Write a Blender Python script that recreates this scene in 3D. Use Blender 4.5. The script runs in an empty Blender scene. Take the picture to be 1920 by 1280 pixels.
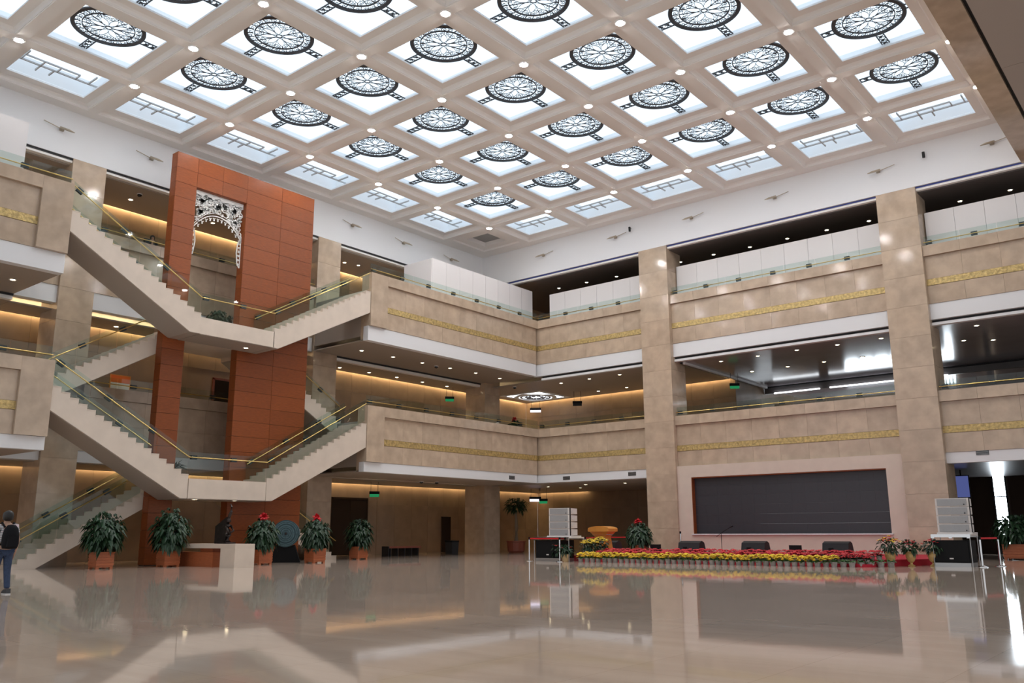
import bpy, bmesh, math, random
from mathutils import Vector, Matrix
random.seed(7)
scene = bpy.context.scene
COL = scene.collection
PI = math.pi

# ------------------------------------------------------------------ camera, world, exposure
CAM = Vector((30.784, -35.549, 1.1623)); FPX = 1631.18
RIGHT = Vector((0.77293, 0.63448, -0.003886)); DOWN = Vector((-0.139189, 0.163581, -0.976661)); FWD = Vector((-0.619035, 0.755432, 0.214749))
cd = bpy.data.cameras.new('camera'); cam = bpy.data.objects.new('camera', cd); COL.objects.link(cam)
cd.sensor_width = 36.0; cd.lens = FPX / 1920 * 36.0; cd.clip_start = 0.05; cd.clip_end = 400
m = Matrix.Identity(4)
for r in range(3):
    m[r][0] = RIGHT[r]; m[r][1] = -DOWN[r]; m[r][2] = -FWD[r]; m[r][3] = CAM[r]
cam.matrix_world = m
scene.camera = cam

world = bpy.data.worlds.new('world'); scene.world = world; world.use_nodes = True
bg = world.node_tree.nodes['Background']; bg.inputs[0].default_value = (0.93, 0.96, 1.0, 1); bg.inputs[1].default_value = 0.5
vs = scene.view_settings
vs.view_transform = 'Standard'; vs.look = 'None'; vs.gamma = 1.0; vs.use_curve_mapping = False
vs.exposure = 0.72
SKY_L = 0.92          # radiance of the backlit skylight glass
COVE_L = 20.0         # gallery cove strips

def ray(px, py): return RIGHT * ((px - 960) / FPX) + DOWN * ((py - 640) / FPX) + FWD
def at(px, py, axis, val):
    """point of a photo pixel on a known plane (axis = value)"""
    v = ray(px, py); i = 'xyz'.index(axis)
    return CAM + v * ((val - CAM[i]) / v[i])

# ------------------------------------------------------------------ materials
MATS = {}
def nodes_of(name):
    mt = bpy.data.materials.new(name); mt.use_nodes = True
    nt = mt.node_tree; return mt, nt, nt.nodes['Principled BSDF']
def mat(name, col, rough=0.5, metal=0.0, spec=0.5, noise=0.0, scale=4.0, bump=0.0, vary=0.0, detail=4.0, stretch=None, coat=0.0, alpha=None):
    mt, nt, p = nodes_of(name)
    p.inputs['Roughness'].default_value = rough; p.inputs['Metallic'].default_value = metal
    p.inputs['Specular IOR Level'].default_value = spec; p.inputs['Coat Weight'].default_value = coat
    p.inputs['Base Color'].default_value = (*col, 1)
    if noise or bump:
        tc = nt.nodes.new('ShaderNodeTexCoord'); mp = nt.nodes.new('ShaderNodeMapping'); nz = nt.nodes.new('ShaderNodeTexNoise')
        nt.links.new(tc.outputs['Object'], mp.inputs[0]); nt.links.new(mp.outputs[0], nz.inputs['Vector'])
        if stretch: mp.inputs['Scale'].default_value = stretch
        if vary:
            oi0 = nt.nodes.new('ShaderNodeObjectInfo'); cb = nt.nodes.new('ShaderNodeCombineXYZ'); mu = nt.nodes.new('ShaderNodeMath'); mu.operation = 'MULTIPLY'; mu.inputs[1].default_value = 37
            nt.links.new(oi0.outputs['Random'], mu.inputs[0]); nt.links.new(mu.outputs[0], cb.inputs[0]); nt.links.new(mu.outputs[0], cb.inputs[2]); nt.links.new(cb.outputs[0], mp.inputs['Location'])
        nz.inputs['Scale'].default_value = scale; nz.inputs['Detail'].default_value = detail
    src = None
    if noise:
        cr = nt.nodes.new('ShaderNodeValToRGB')
        cr.color_ramp.elements[0].position = 0.3; cr.color_ramp.elements[1].position = 0.72
        cr.color_ramp.elements[0].color = (*[c * (1 - noise) for c in col], 1); cr.color_ramp.elements[1].color = (*[min(1, c * (1 + noise)) for c in col], 1)
        nt.links.new(nz.outputs[0], cr.inputs[0]); src = cr.outputs[0]
    if vary:
        oi = nt.nodes.new('ShaderNodeObjectInfo'); hv = nt.nodes.new('ShaderNodeHueSaturation'); mr = nt.nodes.new('ShaderNodeMapRange')
        mr.inputs[3].default_value = 1 - vary; mr.inputs[4].default_value = 1 + vary
        nt.links.new(oi.outputs['Random'], mr.inputs[0]); nt.links.new(mr.outputs[0], hv.inputs['Value'])
        if src: nt.links.new(src, hv.inputs['Color'])
        else: hv.inputs['Color'].default_value = (*col, 1)
        src = hv.outputs[0]
    if src: nt.links.new(src, p.inputs['Base Color'])
    if bump:
        bp = nt.nodes.new('ShaderNodeBump'); bp.inputs['Strength'].default_value = bump; bp.inputs['Distance'].default_value = 0.03
        nt.links.new(nz.outputs[0], bp.inputs['Height']); nt.links.new(bp.outputs[0], p.inputs['Normal'])
    MATS[name] = mt; return mt
def emit(name, col, strength):
    mt = bpy.data.materials.new(name); mt.use_nodes = True; nt = mt.node_tree
    nt.nodes.remove(nt.nodes['Principled BSDF'])
    e = nt.nodes.new('ShaderNodeEmission'); e.inputs[0].default_value = (*col, 1); e.inputs[1].default_value = strength
    nt.links.new(e.outputs[0], nt.nodes['Material Output'].inputs[0]); MATS[name] = mt; return mt
def glass(name, tint, gloss=0.9):
    mt = bpy.data.materials.new(name); mt.use_nodes = True; nt = mt.node_tree
    nt.nodes.remove(nt.nodes['Principled BSDF'])
    t = nt.nodes.new('ShaderNodeBsdfTransparent'); t.inputs[0].default_value = (*tint, 1)
    g = nt.nodes.new('ShaderNodeBsdfGlossy'); g.inputs['Color'].default_value = (gloss, gloss, gloss, 1); g.inputs['Roughness'].default_value = 0.02
    fr = nt.nodes.new('ShaderNodeFresnel'); fr.inputs[0].default_value = 1.5
    mx = nt.nodes.new('ShaderNodeMixShader')
    ge = nt.nodes.new('ShaderNodeNewGeometry'); sb = nt.nodes.new('ShaderNodeMath'); sb.operation = 'SUBTRACT'; sb.inputs[0].default_value = 1.0; ml = nt.nodes.new('ShaderNodeMath'); ml.operation = 'MULTIPLY'
    nt.links.new(ge.outputs['Backfacing'], sb.inputs[1]); nt.links.new(fr.outputs[0], ml.inputs[0]); nt.links.new(sb.outputs[0], ml.inputs[1])
    nt.links.new(ml.outputs[0], mx.inputs[0]); nt.links.new(t.outputs[0], mx.inputs[1]); nt.links.new(g.outputs[0], mx.inputs[2])
    nt.links.new(mx.outputs[0], nt.nodes['Material Output'].inputs[0]); MATS[name] = mt; return mt

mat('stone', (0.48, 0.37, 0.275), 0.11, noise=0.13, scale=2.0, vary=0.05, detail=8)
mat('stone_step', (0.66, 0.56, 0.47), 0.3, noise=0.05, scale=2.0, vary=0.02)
mat('stone_frame', (0.62, 0.52, 0.44), 0.45, noise=0.04, scale=2.0)
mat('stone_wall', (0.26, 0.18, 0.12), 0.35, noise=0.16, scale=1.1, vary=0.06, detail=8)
mat('white_paint', (0.72, 0.72, 0.735), 0.7)
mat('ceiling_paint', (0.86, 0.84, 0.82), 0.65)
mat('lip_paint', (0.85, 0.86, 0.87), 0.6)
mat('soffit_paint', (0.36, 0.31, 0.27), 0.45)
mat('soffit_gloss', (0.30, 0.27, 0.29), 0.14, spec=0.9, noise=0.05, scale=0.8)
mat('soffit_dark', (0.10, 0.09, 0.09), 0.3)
mat('panel_white', (0.72, 0.69, 0.69), 0.6, vary=0.02)
mat('gold', (0.52, 0.38, 0.16), 0.42, metal=0.5, noise=0.35, scale=9, bump=1.0, detail=6)
mat('brass', (0.62, 0.47, 0.18), 0.28, metal=1.0)
mat('clamp', (0.03, 0.045, 0.05), 0.35, metal=0.4)
mat('wood', (0.235, 0.060, 0.016), 0.36, spec=0.28, noise=0.16, scale=5, vary=0.10, stretch=(1, 1, 9), detail=6)
mat('wood_core', (0.05, 0.018, 0.01), 0.7)
mat('planter_wood', (0.42, 0.12, 0.045), 0.45, noise=0.1, scale=6, stretch=(1, 1, 6), vary=0.08)
mat('lectern_wood', (0.62, 0.26, 0.05), 0.3, noise=0.1, scale=5, stretch=(1, 1, 6))
mat('black', (0.008, 0.008, 0.009), 0.6, spec=0.15)
mat('dark', (0.022, 0.022, 0.024), 0.55, spec=0.25)
mat('slot', (0.01, 0.01, 0.012), 0.6)
mat('blue_film', (0.03, 0.06, 0.30), 0.4)
mat('grey_metal', (0.42, 0.42, 0.42), 0.35, metal=0.8)
mat('chrome', (0.7, 0.7, 0.7), 0.12, metal=1.0)
mat('grille', (0.36, 0.36, 0.37), 0.5, metal=0.3, noise=0.12, scale=90)
mat('pa_white', (0.68, 0.64, 0.62), 0.45)
mat('red_carpet', (0.42, 0.012, 0.03), 0.9, noise=0.12, scale=60)
mat('red_belt', (0.55, 0.01, 0.015), 0.6)
mat('leaf', (0.012, 0.042, 0.014), 0.4, noise=0.3, scale=3, vary=0.2)
mat('leaf_light', (0.05, 0.14, 0.035), 0.45, noise=0.3, scale=3, vary=0.2)
mat('petal_yellow', (0.92, 0.66, 0.05), 0.6, vary=0.12)
mat('petal_red', (0.55, 0.012, 0.02), 0.55, vary=0.2)
mat('pot_grey', (0.30, 0.27, 0.25), 0.7, noise=0.2, scale=8, vary=0.15)
mat('pot_tan', (0.60, 0.42, 0.22), 0.6)
mat('urn_gold', (0.60, 0.40, 0.16), 0.4, metal=0.3)
mat('soil', (0.02, 0.014, 0.01), 0.9)
mat('bark', (0.20, 0.15, 0.10), 0.8)
mat('bronze', (0.05, 0.038, 0.035), 0.35, metal=0.7, noise=0.3, scale=8)
mat('verdigris', (0.10, 0.17, 0.19), 0.5, metal=0.4, noise=0.25, scale=12, bump=0.4)
mat('verdigris_dark', (0.035, 0.065, 0.075), 0.5, metal=0.4)
mat('screen', (0.035, 0.034, 0.042), 0.35, noise=0.05, scale=40)
mat('skin', (0.50, 0.30, 0.21), 0.55)
mat('hair', (0.012, 0.010, 0.009), 0.5)
mat('denim', (0.035, 0.055, 0.11), 0.85, noise=0.2, scale=30)
mat('shoe', (0.05, 0.05, 0.055), 0.6)
mat('shoe_sole', (0.65, 0.65, 0.65), 0.6)
mat('pack', (0.009, 0.009, 0.011), 0.8, spec=0.15)
mat('pack_patch', (0.75, 0.62, 0.66), 0.6)
mat('orange_print', (0.75, 0.16, 0.02), 0.6)
mat('paper', (0.75, 0.72, 0.68), 0.7)
mat('lace', (0.80, 0.80, 0.79), 0.5)
mat('iron', (0.022, 0.014, 0.012), 0.5)
mat('lattice_bar', (0.45, 0.44, 0.43), 0.5)
mat('dull_glass', (0.30, 0.31, 0.31), 0.4)
mat('dome_black', (0.01, 0.01, 0.012), 0.15)
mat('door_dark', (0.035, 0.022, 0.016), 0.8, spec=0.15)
mat('bench_wood', (0.22, 0.05, 0.025), 0.4)
mat('fixture', (0.42, 0.36, 0.28), 0.4, metal=0.3)
emit('sky_pane', (0.72, 0.86, 1.0), SKY_L)
emit('bulb', (1.0, 0.98, 0.95), 250)
emit('bulb_warm', (1.0, 0.80, 0.50), 14)
emit('cove', (1.0, 0.74, 0.40), COVE_L)
emit('cove_low', (1.0, 0.74, 0.40), 13.0)
emit('window_day', (0.82, 0.92, 1.0), 9.0)
emit('tube_light', (0.9, 0.95, 1.0), 3.0)
emit('exit_green', (0.05, 0.6, 0.22), 0.22)
emit('sign_white', (0.85, 0.8, 1.0), 1.3)
emit('blue_screen', (0.16, 0.20, 0.55), 0.28)
glass('rail_glass', (0.87, 0.93, 0.91))
# striped tee: bands along the height of the body
mt, nt, p = nodes_of('tee'); p.inputs['Roughness'].default_value = 0.9
tc = nt.nodes.new('ShaderNodeTexCoord'); wv = nt.nodes.new('ShaderNodeTexWave'); wv.bands_direction = 'Z'; wv.inputs['Scale'].default_value = 6.5
cr = nt.nodes.new('ShaderNodeValToRGB'); cr.color_ramp.elements[0].color = (0.62, 0.62, 0.64, 1); cr.color_ramp.elements[1].color = (0.33, 0.33, 0.36, 1); cr.color_ramp.elements[0].position = 0.5; cr.color_ramp.elements[1].position = 0.7
nt.links.new(tc.outputs['Object'], wv.inputs[0]); nt.links.new(wv.outputs[0], cr.inputs[0]); nt.links.new(cr.outputs[0], p.inputs['Base Color']); MATS['tee'] = mt
# polished marble floor: slab tints, veins running along the slabs
mt, nt, p = nodes_of('floor_marble')
tc = nt.nodes.new('ShaderNodeTexCoord'); mp = nt.nodes.new('ShaderNodeMapping'); mp.inputs['Scale'].default_value = (0.35, 1.6, 1)
mp.inputs['Rotation'].default_value = (0, 0, 0.7)
nz = nt.nodes.new('ShaderNodeTexNoise'); nz.inputs['Scale'].default_value = 1.3; nz.inputs['Detail'].default_value = 9; nz.inputs['Distortion'].default_value = 0.6
cr = nt.nodes.new('ShaderNodeValToRGB'); e = cr.color_ramp.elements
e[0].position = 0.33; e[0].color = (0.60, 0.475, 0.385, 1); e[1].position = 0.70; e[1].color = (0.68, 0.555, 0.455, 1)
e2 = e.new(0.735); e2.color = (0.72, 0.64, 0.56, 1)
bk = nt.nodes.new('ShaderNodeTexBrick'); bk.inputs['Scale'].default_value = 1.0; bk.inputs['Brick Width'].default_value = 1.2; bk.inputs['Row Height'].default_value = 1.2; bk.offset = 0.0
bk.inputs['Mortar Size'].default_value = 0.004; bk.inputs['Color1'].default_value = (0.93, 0.93, 0.93, 1); bk.inputs['Color2'].default_value = (1.04, 1.04, 1.04, 1); bk.inputs['Mortar'].default_value = (0.82, 0.8, 0.78, 1)
mx = nt.nodes.new('ShaderNodeMix'); mx.data_type = 'RGBA'; mx.blend_type = 'MULTIPLY'; mx.inputs[0].default_value = 1
nt.links.new(tc.outputs['Object'], mp.inputs[0]); nt.links.new(mp.outputs[0], nz.inputs['Vector']); nt.links.new(nz.outputs[0], cr.inputs[0])
nt.links.new(tc.outputs['Object'], bk.inputs['Vector']); nt.links.new(cr.outputs[0], mx.inputs[6]); nt.links.new(bk.outputs[0], mx.inputs[7]); nt.links.new(mx.outputs[2], p.inputs['Base Color'])
p.inputs['Roughness'].default_value = 0.045; p.inputs['IOR'].default_value = 1.55
bn = nt.nodes.new('ShaderNodeTexNoise'); bn.inputs['Scale'].default_value = 0.9; bn.inputs['Detail'].default_value = 2
bp = nt.nodes.new('ShaderNodeBump'); bp.inputs['Strength'].default_value = 0.02; bp.inputs['Distance'].default_value = 0.05
nt.links.new(tc.outputs['Object'], bn.inputs['Vector']); nt.links.new(bn.outputs[0], bp.inputs['Height']); nt.links.new(bp.outputs[0], p.inputs['Normal'])
MATS['floor_marble'] = mt

# ------------------------------------------------------------------ mesh helpers
class MB:
    def __init__(s): s.v = []; s.f = []; s.smooth = False
    def add(s, vs, fs):
        o = len(s.v); s.v += [tuple(v) for v in vs]; s.f += [tuple(i + o for i in f) for f in fs]; return s
    def box(s, x0, x1, y0, y1, z0, z1):
        x0, x1 = min(x0, x1), max(x0, x1); y0, y1 = min(y0, y1), max(y0, y1); z0, z1 = min(z0, z1), max(z0, z1)
        return s.add([(x0,y0,z0),(x1,y0,z0),(x1,y1,z0),(x0,y1,z0),(x0,y0,z1),(x1,y0,z1),(x1,y1,z1),(x0,y1,z1)],
                     [(0,3,2,1),(4,5,6,7),(0,1,5,4),(1,2,6,5),(2,3,7,6),(3,0,4,7)])
    def frustum(s, cx, cy, z0, z1, a0, b0, a1, b1):
        return s.add([(cx-a0,cy-b0,z0),(cx+a0,cy-b0,z0),(cx+a0,cy+b0,z0),(cx-a0,cy+b0,z0),(cx-a1,cy-b1,z1),(cx+a1,cy-b1,z1),(cx+a1,cy+b1,z1),(cx-a1,cy+b1,z1)],
                     [(0,3,2,1),(4,5,6,7),(0,1,5,4),(1,2,6,5),(2,3,7,6),(3,0,4,7)])
    def prism(s, poly, axis, a, b):
        """2D polygon extruded along axis from a to b; poly in the two other axes (x: y,z; y: x,z; z: x,y)"""
        n = len(poly)
        def P(q, t):
            return (t, q[0], q[1]) if axis == 'x' else (q[0], t, q[1]) if axis == 'y' else (q[0], q[1], t)
        vs = [P(q, a) for q in poly] + [P(q, b) for q in poly]
        fs = [tuple(range(n))[::-1], tuple(range(n, 2 * n))] + [(i, (i + 1) % n, n + (i + 1) % n, n + i) for i in range(n)]
        return s.add(vs, fs)
    def lathe(s, prof, n=16, c=(0, 0, 0), axis='z'):
        vs = []; fs = []
        for (r, z) in prof:
            for k in range(n):
                t = 2 * PI * k / n; a, b = r * math.cos(t), r * math.sin(t)
                vs.append((c[0] + a, c[1] + b, c[2] + z) if axis == 'z' else (c[0] + z, c[1] + a, c[2] + b) if axis == 'x' else (c[0] + a, c[1] + z, c[2] + b))
        for i in range(len(prof) - 1):
            for k in range(n):
                k2 = (k + 1) % n; fs.append((i*n+k, i*n+k2, (i+1)*n+k2, (i+1)*n+k))
        fs.append(tuple(range(n))[::-1]); fs.append(tuple(range((len(prof)-1)*n, len(prof)*n)))
        return s.add(vs, fs)
    def tube(s, pts, r, n=8):
        pts = [Vector(p) for p in pts]; vs = []; fs = []
        rr = r if isinstance(r, (list, tuple)) else [r] * len(pts)
        for i, p in enumerate(pts):
            d = (pts[min(i+1, len(pts)-1)] - pts[max(i-1, 0)]).normalized()
            u = d.cross(Vector((0, 0, 1)));
            if u.length < 1e-3: u = d.cross(Vector((1, 0, 0)))
            u.normalize(); w = d.cross(u)
            for k in range(n):
                t = 2 * PI * k / n; vs.append(p + (u * math.cos(t) + w * math.sin(t)) * rr[i])
        for i in range(len(pts) - 1):
            for k in range(n):
                k2 = (k+1) % n; fs.append((i*n+k, i*n+k2, (i+1)*n+k2, (i+1)*n+k))
        fs.append(tuple(range(n))[::-1]); fs.append(tuple(range((len(pts)-1)*n, len(pts)*n)))
        return s.add(vs, fs)
    def ribbon(s, pts, w, t, plane='xy', c=0.0, closed=False):
        """flat bar of width w and thickness t following 2D points in a plane"""
        n = len(pts); L = []; Rr = []
        ws = w if isinstance(w, (list, tuple)) else [w] * n
        for i in range(n):
            a = pts[(i-1) % n] if closed or i > 0 else pts[i]; b = pts[(i+1) % n] if closed or i < n-1 else pts[i]
            dx, dy = b[0]-a[0], b[1]-a[1]; l = math.hypot(dx, dy) or 1; nx, ny = -dy/l*ws[i]/2, dx/l*ws[i]/2
            L.append((pts[i][0]+nx, pts[i][1]+ny)); Rr.append((pts[i][0]-nx, pts[i][1]-ny))
        def P(q, h): return (q[0], q[1], c+h) if plane == 'xy' else (c+h, q[0], q[1])
        vs = []
        for i in range(n): vs += [P(L[i], 0), P(Rr[i], 0), P(L[i], t), P(Rr[i], t)]
        fs = []; m_ = n if closed else n-1
        for i in range(m_):
            a = 4*i; b = 4*((i+1) % n)
            fs += [(a, a+1, b+1, b), (a+3, a+2, b+2, b+3), (a, b, b+2, a+2), (a+1, a+3, b+3, b+1)]
        if not closed: fs += [(0, 2, 3, 1), (4*n-4, 4*n-3, 4*n-1, 4*n-2)]
        return s.add(vs, fs)
    def leaf(s, p, d, L, w, droop=0.3):
        d = Vector(d).normalized(); p = Vector(p); u = d.cross(Vector((0, 0, 1)))
        if u.length < 0.05: u = Vector((1, 0, 0))
        u.normalize(); dn = Vector((0, 0, -1))
        a = p + d*L*0.45 + u*w*0.5; b = p + d*L*0.45 - u*w*0.5; mid = p + d*L*0.5 + Vector((0, 0, w*0.22)); t = p + d*L + dn*L*droop
        return s.add([p, a, mid, b, t], [(0, 1, 2), (0, 2, 3), (1, 4, 2), (2, 4, 3)])
    def mesh(s, name):
        me = bpy.data.meshes.new(name); me.from_pydata(s.v, [], s.f); me.update()
        if s.smooth: me.polygons.foreach_set('use_smooth', [True]*len(me.polygons))
        bm = bmesh.new(); bm.from_mesh(me); bmesh.ops.recalc_face_normals(bm, faces=bm.faces); bm.to_mesh(me); bm.free()
        return me
def link(name, me, mt, parent=None, loc=(0, 0, 0), rot=None, kind=None):
    if mt and not me.materials: me.materials.append(MATS[mt])
    o = bpy.data.objects.new(name, me); COL.objects.link(o); o.location = loc
    if rot: o.rotation_euler = rot
    if parent: o.parent = parent
    if kind: o['kind'] = kind
    return o
def tag(o, label, cat, group=None):
    o['label'] = label; o['category'] = cat
    if group: o['group'] = group
    return o
def thing(name, label, cat, loc=(0, 0, 0), group=None, rz=0.0):
    o = bpy.data.objects.new(name, None); COL.objects.link(o); o.location = loc; o.rotation_euler = (0, 0, rz); o.empty_display_size = 0.2
    return tag(o, label, cat, group)
def setting(name, loc=(0, 0, 0)):
    o = bpy.data.objects.new(name, None); COL.objects.link(o); o.location = loc; o['kind'] = 'structure'; return o
def part(name, mb, mt, parent, world=True, label=None):
    """a part built in world coordinates (world) or in its parent's"""
    me = mb if isinstance(mb, bpy.types.Mesh) else mb.mesh(name)
    off = Vector((0, 0, 0))
    if world:
        q = parent
        while q: off -= q.location; q = q.parent
    o = link(name, me, mt, parent, off)
    if label: o['label'] = label
    return o
BOXES = {}
def boxpart(name, mt, parent, x0, x1, y0, y1, z0, z1):
    """a box piece; pieces of one size and material share their mesh"""
    x0, x1 = min(x0, x1), max(x0, x1); y0, y1 = min(y0, y1), max(y0, y1)
    k = (round(x1-x0, 3), round(y1-y0, 3), round(z1-z0, 3), mt)
    if k not in BOXES:
        a, b, c = (x1-x0)/2, (y1-y0)/2, (z1-z0)/2
        BOXES[k] = MB().box(-a, a, -b, b, -c, c).mesh(name)
    off = Vector(((x0+x1)/2, (y0+y1)/2, (z0+z1)/2)); q = parent
    while q: off -= q.location; q = q.parent
    return link(name, BOXES[k], mt, parent, off)
def structure(name, mb, mt): return link(name, mb.mesh(name), mt, kind='structure')
def copy_tree(o, parent=None):
    c = o.copy(); COL.objects.link(c); c.parent = parent
    for ch in list(o.children): copy_tree(ch, c)
    return c
ONES = 'zeroth first second third fourth fifth sixth seventh eighth ninth tenth eleventh twelfth thirteenth fourteenth fifteenth sixteenth seventeenth eighteenth nineteenth'.split()
TENS = {20: ('twentieth', 'twenty'), 30: ('thirtieth', 'thirty'), 40: ('fortieth', 'forty'), 50: ('fiftieth', 'fifty'), 60: ('sixtieth', 'sixty'), 70: ('seventieth', 'seventy')}
def nth(n):
    if n < 20: return ONES[n]
    t, u = n // 10 * 10, n % 10
    return TENS[t][0] if u == 0 else TENS[t][1] + '-' + ONES[u]

# ------------------------------------------------------------------ dimensions
G = 4.2; ZC = 18.117; D = 3.97; XB = 0.244; YB = D + 0.14
L2, L25, L3, L15 = 6.28, 9.52, 12.60, 3.22

# ------------------------------------------------------------------ floor, walls
structure('floor', MB().box(-30, 46, -52, 40, -0.3, 0), 'floor_marble')
wl = setting('wall_left'); part('upper_wall', MB().box(-D-0.35, -D, -36, D+0.35, 16.15, 19.7), 'white_paint', wl)
part('slot', MB().box(-D-0.34, -D-0.06, -36, D, 16.08, 16.15), 'slot', wl)
part('track_frame', MB().box(-D-0.34, -D-0.10, -36, D, 15.98, 16.08), 'ceiling_paint', wl)
wr = setting('wall_right'); part('upper_wall', MB().box(-D, 25.8, D, D+0.35, 16.15, 19.7), 'white_paint', wr)
part('blue_strip', MB().box(-D+0.3, 27, D+0.10, D+0.34, 16.09, 16.15), 'blue_film', wr)
part('track_frame', MB().box(-D+0.3, 27, D+0.14, D+0.34, 15.99, 16.09), 'ceiling_paint', wr)
XW = {1: -8.0, 2: -6.5, 3: -7.7}
YW = {1: 14.6, 2: 11.45, 3: 11.45}
def slab_wall(nm, axis, pos, a0, a1, z0, z1, holes=(), w=1.4, h=1.25):
    """gallery back wall clad in stone slabs, each a piece of its own"""
    st = setting(nm); sg = -1
    part('backing', MB().box(pos-0.3, pos-0.03, a0, a1, z0, z1) if axis == 'x' else MB().box(a0, a1, pos+0.03, pos+0.3, z0, z1), 'stone_wall', st)
    n = max(1, round((a1-a0)/w)); rws = max(1, round((z1-z0)/h))
    for i in range(n):
        for k in range(rws):
            b0 = a0+(a1-a0)*i/n+0.004; b1 = a0+(a1-a0)*(i+1)/n-0.004; c0 = z0+(z1-z0)*k/rws+0.004; c1 = z0+(z1-z0)*(k+1)/rws-0.004
            if any(b1 > q[0] and b0 < q[1] and c1 > q[2] and c0 < q[3] for q in holes): continue
            if axis == 'x': boxpart('stone_slab', 'stone_wall', st, pos-0.03, pos, b0, b1, c0, c1)
            else: boxpart('stone_slab', 'stone_wall', st, b0, b1, pos, pos+0.03, c0, c1)
    return st
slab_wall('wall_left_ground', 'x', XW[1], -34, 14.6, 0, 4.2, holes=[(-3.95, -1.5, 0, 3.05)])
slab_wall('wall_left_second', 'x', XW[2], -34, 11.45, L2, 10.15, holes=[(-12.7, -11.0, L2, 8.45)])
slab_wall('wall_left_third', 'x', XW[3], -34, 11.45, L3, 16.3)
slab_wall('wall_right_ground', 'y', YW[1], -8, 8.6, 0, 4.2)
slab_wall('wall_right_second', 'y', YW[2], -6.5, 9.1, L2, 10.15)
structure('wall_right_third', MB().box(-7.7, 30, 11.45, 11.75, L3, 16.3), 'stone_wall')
w = setting('wall_right_hall')      # deep hall behind the second-floor opening
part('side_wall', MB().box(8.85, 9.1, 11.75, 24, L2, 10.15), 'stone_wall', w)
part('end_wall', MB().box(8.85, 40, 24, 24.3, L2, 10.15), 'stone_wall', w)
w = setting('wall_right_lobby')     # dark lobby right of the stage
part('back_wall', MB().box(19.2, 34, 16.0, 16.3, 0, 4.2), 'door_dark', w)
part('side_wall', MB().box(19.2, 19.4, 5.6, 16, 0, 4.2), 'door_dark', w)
for nm, x0, x1, z0, z1, mtl in (('window_1', at(1488, 700, 'y', 23.9).x, at(1510, 700, 'y', 23.9).x, 6.4, 8.9, 'window_day'), ('window_2', at(1586, 700, 'y', 23.9).x, at(1700, 700, 'y', 23.9).x, 6.4, 8.6, 'window_day'), ('window_3', at(1762, 660, 'y', 23.9).x, at(1788, 660, 'y', 23.9).x, 6.4, 9.4, 'window_day'), ('window_5', at(1845, 650, 'y', 23.9).x, at(1857, 650, 'y', 23.9).x, 6.4, 9.4, 'window_day')):
    w = setting(nm)
    part('pane', MB().box(x0, x1, 23.9, 23.96, z0, z1), mtl, w)
    fr = MB()
    for k in range(5): xx = x0+(x1-x0)*k/4; fr.box(xx-0.04, xx+0.04, 23.8, 23.95, z0, z1)
    fr.box(x0, x1, 23.8, 23.95, z0-0.08, z0); fr.box(x0, x1, 23.8, 23.95, z1, z1+0.08); part('window_frame', fr, 'dark', w)
a = at(1867, 862, 'y', 15.9); b = at(1886, 975, 'y', 15.9)
w = setting('window_4'); xw = (a.x+b.x)/2
part('pane', MB().box(xw-0.30, xw+0.22, 15.86, 15.92, 0.5, 4.1), 'window_day', w)
fr = MB().box(xw-0.36, xw-0.30, 15.8, 15.98, 0, 4.15).box(xw+0.22, xw+0.28, 15.8, 15.98, 0, 4.15)
for z in (0.5, 1.7, 2.9, 4.1): fr.box(xw-0.3, xw+0.22, 15.82, 15.94, z-0.025, z+0.025)
part('window_frame', fr, 'dark', w)
# doors of the ground floor back wall
w = setting('door_1'); part('recess_shade', MB().box(-8.03, -8.0, -3.95, -1.5, 0, 3.05).box(-8.02, -7.96, -4.05, -3.95, 0, 3.12).box(-8.02, -7.96, -1.5, -1.4, 0, 3.12).box(-8.02, -7.96, -4.05, -1.4, 3.05, 3.15), 'door_dark', w)  # flat dark sheet paints the doorway's shade, with its frame around it
part('door_leaf', MB().box(-8.0, -7.97, -2.7, -1.55, 0.01, 3.0), 'door_dark', w)
w = setting('door_2'); part('door_leaf', MB().box(-7.99, -7.93, 4.75, 5.40, 0.01, 2.1), 'door_dark', w)
part('door_frame', MB().box(-7.99, -7.90, 4.68, 4.75, 0.01, 2.17).box(-7.99, -7.90, 5.40, 5.47, 0.01, 2.17).box(-7.99, -7.90, 4.68, 5.47, 2.1, 2.17), 'door_dark', w)
w = setting('door_3'); part('recess_shade', MB().box(-6.53, -6.49, -12.7, -11.0, L2, 8.45), 'door_dark', w)  # dark sheet on the wall painted as the shaded opening, no depth behind
part('door_frame', MB().box(-6.5, -6.44, -12.78, -12.68, L2, 8.5).box(-6.5, -6.44, -11.02, -10.92, L2, 8.5).box(-6.5, -6.44, -12.78, -10.92, 8.42, 8.52), 'bench_wood', w)
# unseen roof cap added above coffers and galleries to block world light
structure('ceiling_light_block', MB().box(-9, 46, -37, 34, 19.7, 19.9), 'ceiling_paint')
gc = setting('ceiling_gallery')     # third-floor gallery ceilings
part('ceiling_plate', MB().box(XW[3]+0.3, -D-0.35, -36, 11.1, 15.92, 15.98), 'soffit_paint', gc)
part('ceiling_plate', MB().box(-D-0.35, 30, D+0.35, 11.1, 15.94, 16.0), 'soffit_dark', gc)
part('cover', MB().box(-9, -D-0.35, -36, 12, 16.4, 16.5).box(-D-0.35, 30, D+0.35, 12, 16.4, 16.5), 'ceiling_paint', gc)
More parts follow.
